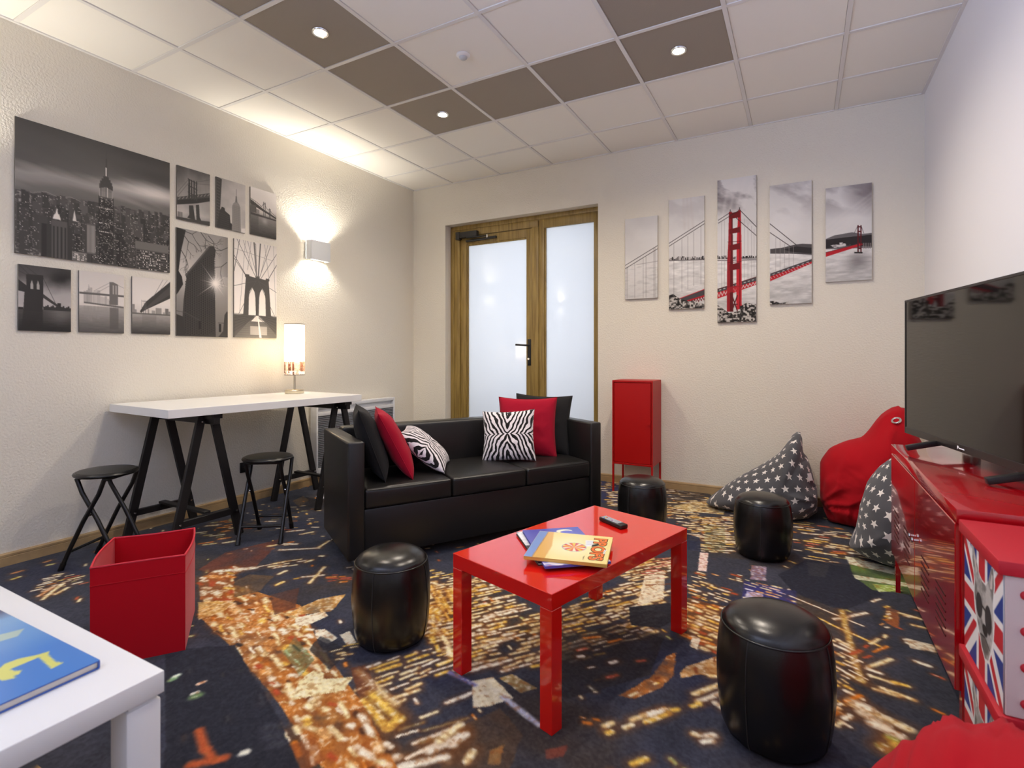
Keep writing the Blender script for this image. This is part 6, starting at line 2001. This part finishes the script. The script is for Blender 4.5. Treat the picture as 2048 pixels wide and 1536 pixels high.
# ------------------------------------------------------------------ five-part bridge canvas on the back wall, one picture in wall coordinates
CVX = [(2.495, 2.79, 1.696, 2.431), (2.889, 3.187, 1.587, 2.550), (3.292, 3.592, 1.458, 2.660), (3.690, 3.986, 1.592, 2.553), (4.080, 4.377, 1.748, 2.473)]
PK = 600 / 2048.0
def bpx(x, y):
    """a point of the zoomed photo -> wall coordinates (x, z) on the back wall"""
    px, py = 1200 + x * PK, 320 + y * PK
    a = (px - 1024) / FPX
    b = (HORIZON - py) / FPX
    s, c = math.sin(YAW), math.cos(YAW)
    t = (-0.02 - CY) / (c + a * s)
    return CX + t * (-s + a * c), CZ + t * b
def pic_bridge_red(idx):
    x0, x1, z0, z1 = CVX[idx]
    def paint(cv):
        A = cv.A
        w = x1 - x0
        def Q(x, y):
            X, Z = bpx(x, y)
            return ((X - x0) / w, (z1 - Z) / w)
        def QL(ps):
            return [Q(*p) for p in ps]
        Xw, Zw = x0 + cv.X * w, z1 - cv.Y * w
        n = fbm(Xw * 4, Zw * 5, 40, 4)
        g = 222 + (n - 0.5) * 24
        cv.c[:] = g[..., None] * np.array([1.0, 0.985, 0.965])
        # clouds and rays
        cl = fbm(Xw * 5 + 3, Zw * 9 + Xw * 3, 44, 5)
        amt = {0: 0.0, 1: 0.15, 2: 1.0, 3: 0.45, 4: 0.6}[idx]
        top = np.clip((cv.A * 0.34 - cv.Y) / (cv.A * 0.22), 0, 1)
        cv.mix(np.clip((cl - 0.42) * 4.5, 0, 1) * top * amt * 0.85, (118, 110, 112))
        if idx == 4:
            cv.mix(np.clip(1 - np.hypot(cv.X - 1.05, cv.Y - 0.15) / 0.75, 0, 1) * 0.9, (112, 102, 104))
            for k in range(4):
                cv.line((1.1, 0.2 + 0.1 * k), (0.0, 1.0 + 0.16 * k), 0.05, (232, 226, 218), 0.35, 1.5)
        if idx == 1:
            for k in range(3):
                cv.line((0.42 + 0.1 * k, 0), (0.45 + 0.12 * k, 0.9), 0.06, (206, 196, 188), 0.4, 1.2)
        if idx == 2:
            for k in range(4):
                cv.line((0.3 + 0.2 * k, 0.1), (0.12 + 0.16 * k, 1.1), 0.06, (232, 226, 222), 0.35, 1.2)
        # water below the horizon
        hz = {0: Q(280, 715)[1], 1: Q(590, 684)[1], 2: Q(930, 672)[1], 3: Q(1300, 640)[1], 4: Q(1700, 606)[1]}[idx]
        wv = fbm(Xw * 16, Zw * 60, 50, 4)
        dep = np.clip((cv.Y - hz) / (cv.A - hz + 1e-6), 0, 1)
        gw = 226 - 40 * dep * (0.5 + 0.25 * idx * 0.5) + (wv - 0.5) * 70
        cv.mix((cv.Y > hz) * 0.9, np.clip(gw, 0, 255)[..., None] * np.array([1, 0.985, 0.965]))
        dark = (46, 42, 42)
        # far shore
        if idx in (1, 2):
            xs = (471, 715) if idx == 1 else (800, 1070)
            rd = random.Random(idx)
            xx = xs[0]
            while xx < xs[1]:
                h = rd.uniform(4, 26)
                yb = 684 - (xx - 471) * 0.02
                cv.fill(QL([(xx, yb), (xx, yb - h), (xx + 9, yb - h), (xx + 9, yb)]), rd.choice([dark, (120, 114, 112), (80, 76, 76), (190, 184, 180)]))
                xx += rd.uniform(3, 9)
            cv.fill(QL([(xs[0], 684), (xs[1], 678), (xs[1], 684), (xs[0], 690)]), (110, 104, 104))
        if idx == 3:
            cv.fill(QL([(1162, 640), (1162, 608), (1240, 600), (1330, 578), (1380, 572), (1447, 575), (1447, 648), (1300, 640)]), (84, 80, 80))
            cv.fill(QL([(1250, 612), (1340, 590), (1447, 600), (1447, 640), (1300, 626)]), (52, 48, 48))
        if idx == 4:
            cv.fill(QL([(1541, 540), (1600, 515), (1720, 494), (1790, 505), (1856, 498), (1856, 600), (1541, 610)]), (110, 106, 106))
            cv.fill(QL([(1541, 545), (1660, 530), (1856, 510), (1856, 590), (1700, 585), (1541, 606)]), (50, 46, 46))
            nn = fbm(Xw * 50, Zw * 50, 60, 2)
            sl = (slice(None), slice(None))
            cv.mix(cv.poly_mask(QL([(1560, 575), (1680, 560), (1720, 580), (1600, 600)]), sl) * np.clip((nn - 0.5) * 6, 0, 1), (214, 208, 204))
            cv.mix(np.exp(-(((cv.X - Q(1760, 690)[0]) / 0.25) ** 2 + ((cv.Y - Q(1760, 690)[1]) / 0.2) ** 2)) * 0.6, (92, 86, 86))
        red, dred, road = (186, 36, 46), (96, 22, 26), (74, 70, 72)
        # deck
        if idx == 1:
            cv.fill(QL([(545, 948), (715, 884), (715, 930), (610, 968)]), road)
            cv.path(QL([(545, 946), (715, 882)]), 0.02, red)
            cv.path(QL([(600, 962), (715, 928)]), 0.05, red)
            for k in range(6):
                cv.path(QL([(610 + k * 18, 960 - k * 5), (620 + k * 18, 985 - k * 6), (630 + k * 18, 955 - k * 5)]), 0.02, dred)
        if idx == 2:
            cv.fill(QL([(800, 880), (1066, 800), (1066, 832), (800, 908)]), road)
            for k in range(9):
                cv.path(QL([(815 + k * 28, 888 - k * 8.4), (826 + k * 28, 885 - k * 8.4)]), 0.018, (214, 208, 204))
            cv.fill(QL([(800, 905), (1066, 826), (1066, 852), (800, 948)]), red)
            for k in range(12):
                x = 802 + k * 22
                cv.path(QL([(x, 908 - (x - 800) * 0.297), (x + 11, 934 - (x - 800) * 0.34), (x + 22, 906 - (x - 800) * 0.297)]), 0.018, (214, 196, 190))
            cv.path(QL([(800, 884), (1066, 798)]), 0.014, dred)
        if idx == 3:
            cv.fill(QL([(1162, 776), (1447, 676), (1447, 696), (1162, 800)]), road)
            for k in range(8):
                cv.path(QL([(1180 + k * 33, 782 - k * 11.6), (1192 + k * 33, 778 - k * 11.6)]), 0.016, (206, 200, 198))
            cv.fill(QL([(1162, 796), (1447, 692), (1447, 706), (1162, 828)]), red)
            for k in range(14):
                x = 1164 + k * 20
                cv.path(QL([(x, 800 - (x - 1162) * 0.365), (x + 10, 812 - (x - 1162) * 0.385)]), 0.014, (206, 176, 172))
        if idx == 4:
            cv.fill(QL([(1541, 634), (1760, 572), (1790, 570), (1790, 580), (1760, 592), (1541, 662)]), red)
            cv.path(QL([(1541, 632), (1765, 572)]), 0.014, (84, 60, 60))
            for xx in (1757, 1776):
                cv.fill(QL([(xx, 632), (xx, 446), (xx + 9, 446), (xx + 9, 632)]), (92, 30, 34))
            for yy in (452, 484, 520, 560, 600):
                cv.fill(QL([(1757, yy), (1785, yy), (1785, yy + 9), (1757, yy + 9)]), (92, 30, 34))
            cv.fill(QL([(1735, 628), (1792, 628), (1792, 638), (1735, 638)]), dark)
            for k in range(5):
                cv.fill(QL([(1795 + k * 12, 606), (1795 + k * 12, 566), (1800 + k * 12, 566), (1800 + k * 12, 606)]), (150, 140, 136))
            cv.path(QL([(1735, 500), (1760, 448)]), 0.008, dark)
            cv.path(QL([(1782, 448), (1800, 500)]), 0.008, dark)
        # main tower
        if idx == 2:
            L = lambda y: 866 + (1010 - y) * 0.025
            Rr = lambda y: 968 - (1010 - y) * 0.012
            cv.fill(QL([(866, 1036), (868, 700), (876, 560), (880, 355), (900, 352), (905, 560), (908, 1036)]), (150, 30, 38))
            cv.fill(QL([(886, 1036), (890, 700), (896, 560), (898, 360), (906, 360), (910, 1036)]), dred)
            cv.fill(QL([(930, 1026), (934, 560), (944, 340), (962, 340), (966, 560), (968, 1010)]), (196, 40, 50))
            cv.fill(QL([(950, 1020), (952, 560), (954, 344), (958, 344), (959, 1016)]), dred, 0.7)
            for y0, y1 in ((356, 398), (464, 500), (574, 614), (706, 750)):
                cv.fill(QL([(884, y0 + 10), (955, y0 - 8), (955, y1 - 6), (884, y1 + 6)]), (112, 24, 28))
            for y in (560, 700, 868):
                cv.path(QL([(872, y), (966, y - 6)]), 0.014, dred)
            for p, q in (((905, 935), (938, 1030)), ((938, 925), (905, 1020)), ((905, 985), (938, 985))):
                cv.path(QL([p, q]), 0.028, (90, 30, 32))
            cv.fill(QL([(866, 872), (968, 846), (968, 884), (866, 912)]), (176, 36, 44), 0.6)
            cv.path(QL([(889, 352), (889, 340)]), 0.02, dark)
            cv.path(QL([(953, 340), (953, 326)]), 0.02, dark)
        # cables and hangers
        cab = {0: [((170, 722), (398, 582)), ((170, 744), (398, 604))], 1: [((471, 570), (715, 414)), ((471, 590), (715, 434))],
               2: [((808, 412), (884, 362)), ((808, 432), (950, 344)), ((955, 342), (1069, 458)), ((930, 396), (1069, 518))], 3: [((1160, 436), (1340, 580)), ((1160, 496), (1300, 590))], 4: []}[idx]
        for p, q in cab:
            cv.path(QL([p, q]), 0.016, (52, 44, 44))
        hang = {0: [(180, 740, 945), (188, 735, 945), (238, 705, 942), (295, 672, 940), (315, 660, 940), (368, 600, 938), (376, 596, 938)],
                1: [(505, 575, 915), (560, 540, 900), (600, 520, 880), (640, 490, 860), (690, 450, 850)],
                2: [(830, 420, 870), (850, 410, 870), (985, 400, 820), (1010, 430, 815), (1035, 450, 810), (1052, 470, 805)],
                3: [(1200, 520, 760), (1230, 545, 750), (1260, 560, 740), (1290, 580, 730), (1320, 590, 720)], 4: []}[idx]
        for x, ya, yb in hang:
            cv.path(QL([(x, ya), (x, yb)]), 0.007, (96, 88, 86) if idx in (0, 1) else (160, 152, 148))
        # shrubs and rocks at the foot
        nn = fbm(Xw * 70, Zw * 70, 70, 3)
        def bush(ps, base=(92, 88, 84)):
            sl = (slice(None), slice(None))
            mk = cv.poly_mask(QL(ps), sl)
            cv.mix(mk * 1.0, base)
            cv.mix(mk * np.clip((nn - 0.52) * 9, 0, 1), (196, 190, 182))
            cv.mix(mk * np.clip((0.46 - nn) * 9, 0, 1), (34, 32, 30))
        if idx == 1:
            bush([(471, 925), (500, 915), (550, 950), (610, 965), (640, 960), (715, 985), (715, 1030), (471, 1030)])
        if idx == 2:
            bush([(796, 985), (830, 1010), (880, 1045), (960, 1030), (955, 1000), (1000, 975), (1066, 985), (1066, 1120), (796, 1120)], (66, 62, 58))
            bush([(796, 985), (830, 1012), (890, 1105), (796, 1115)], (140, 134, 128))
        if idx == 3:
            bush([(1162, 965), (1190, 962), (1230, 978), (1290, 968), (1280, 985), (1230, 985), (1162, 1000)], (80, 76, 74))
        if idx == 0:
            cv.mix(np.clip((wv - 0.55) * 3, 0, 1) * (cv.Y > hz) * 0.35, (150, 142, 138))
            cv.path(QL([(250, 715), (398, 690)]), 0.02, (150, 142, 140), 0.6)
    return paint
names = ['pale canvas with only cables, leftmost of the five bridge canvases', 'canvas with rising cables and shrubs, second from the left of five',
         'tallest canvas with the red bridge tower, middle of the five', 'canvas with the red bridge deck over water, fourth of the five', 'canvas with the distant red tower and dark clouds, rightmost of five']
M_CANVAS = mat('canvas_print', rough=0.75, spec=0.25, paint=True, bump=(900, 0.15, 0.0008))
for k in range(5):
    x0, x1, z0, z1 = CVX[k]
    wall_panel('bridge_canvas', names[k], 'canvas', 'five-part bridge canvas', x1 - x0, z1 - z0, 96, pic_bridge_red(k), ((x0 + x1) / 2, -0.001, z0), 0.0, 0.022, (196, 188, 182), M_CANVAS)
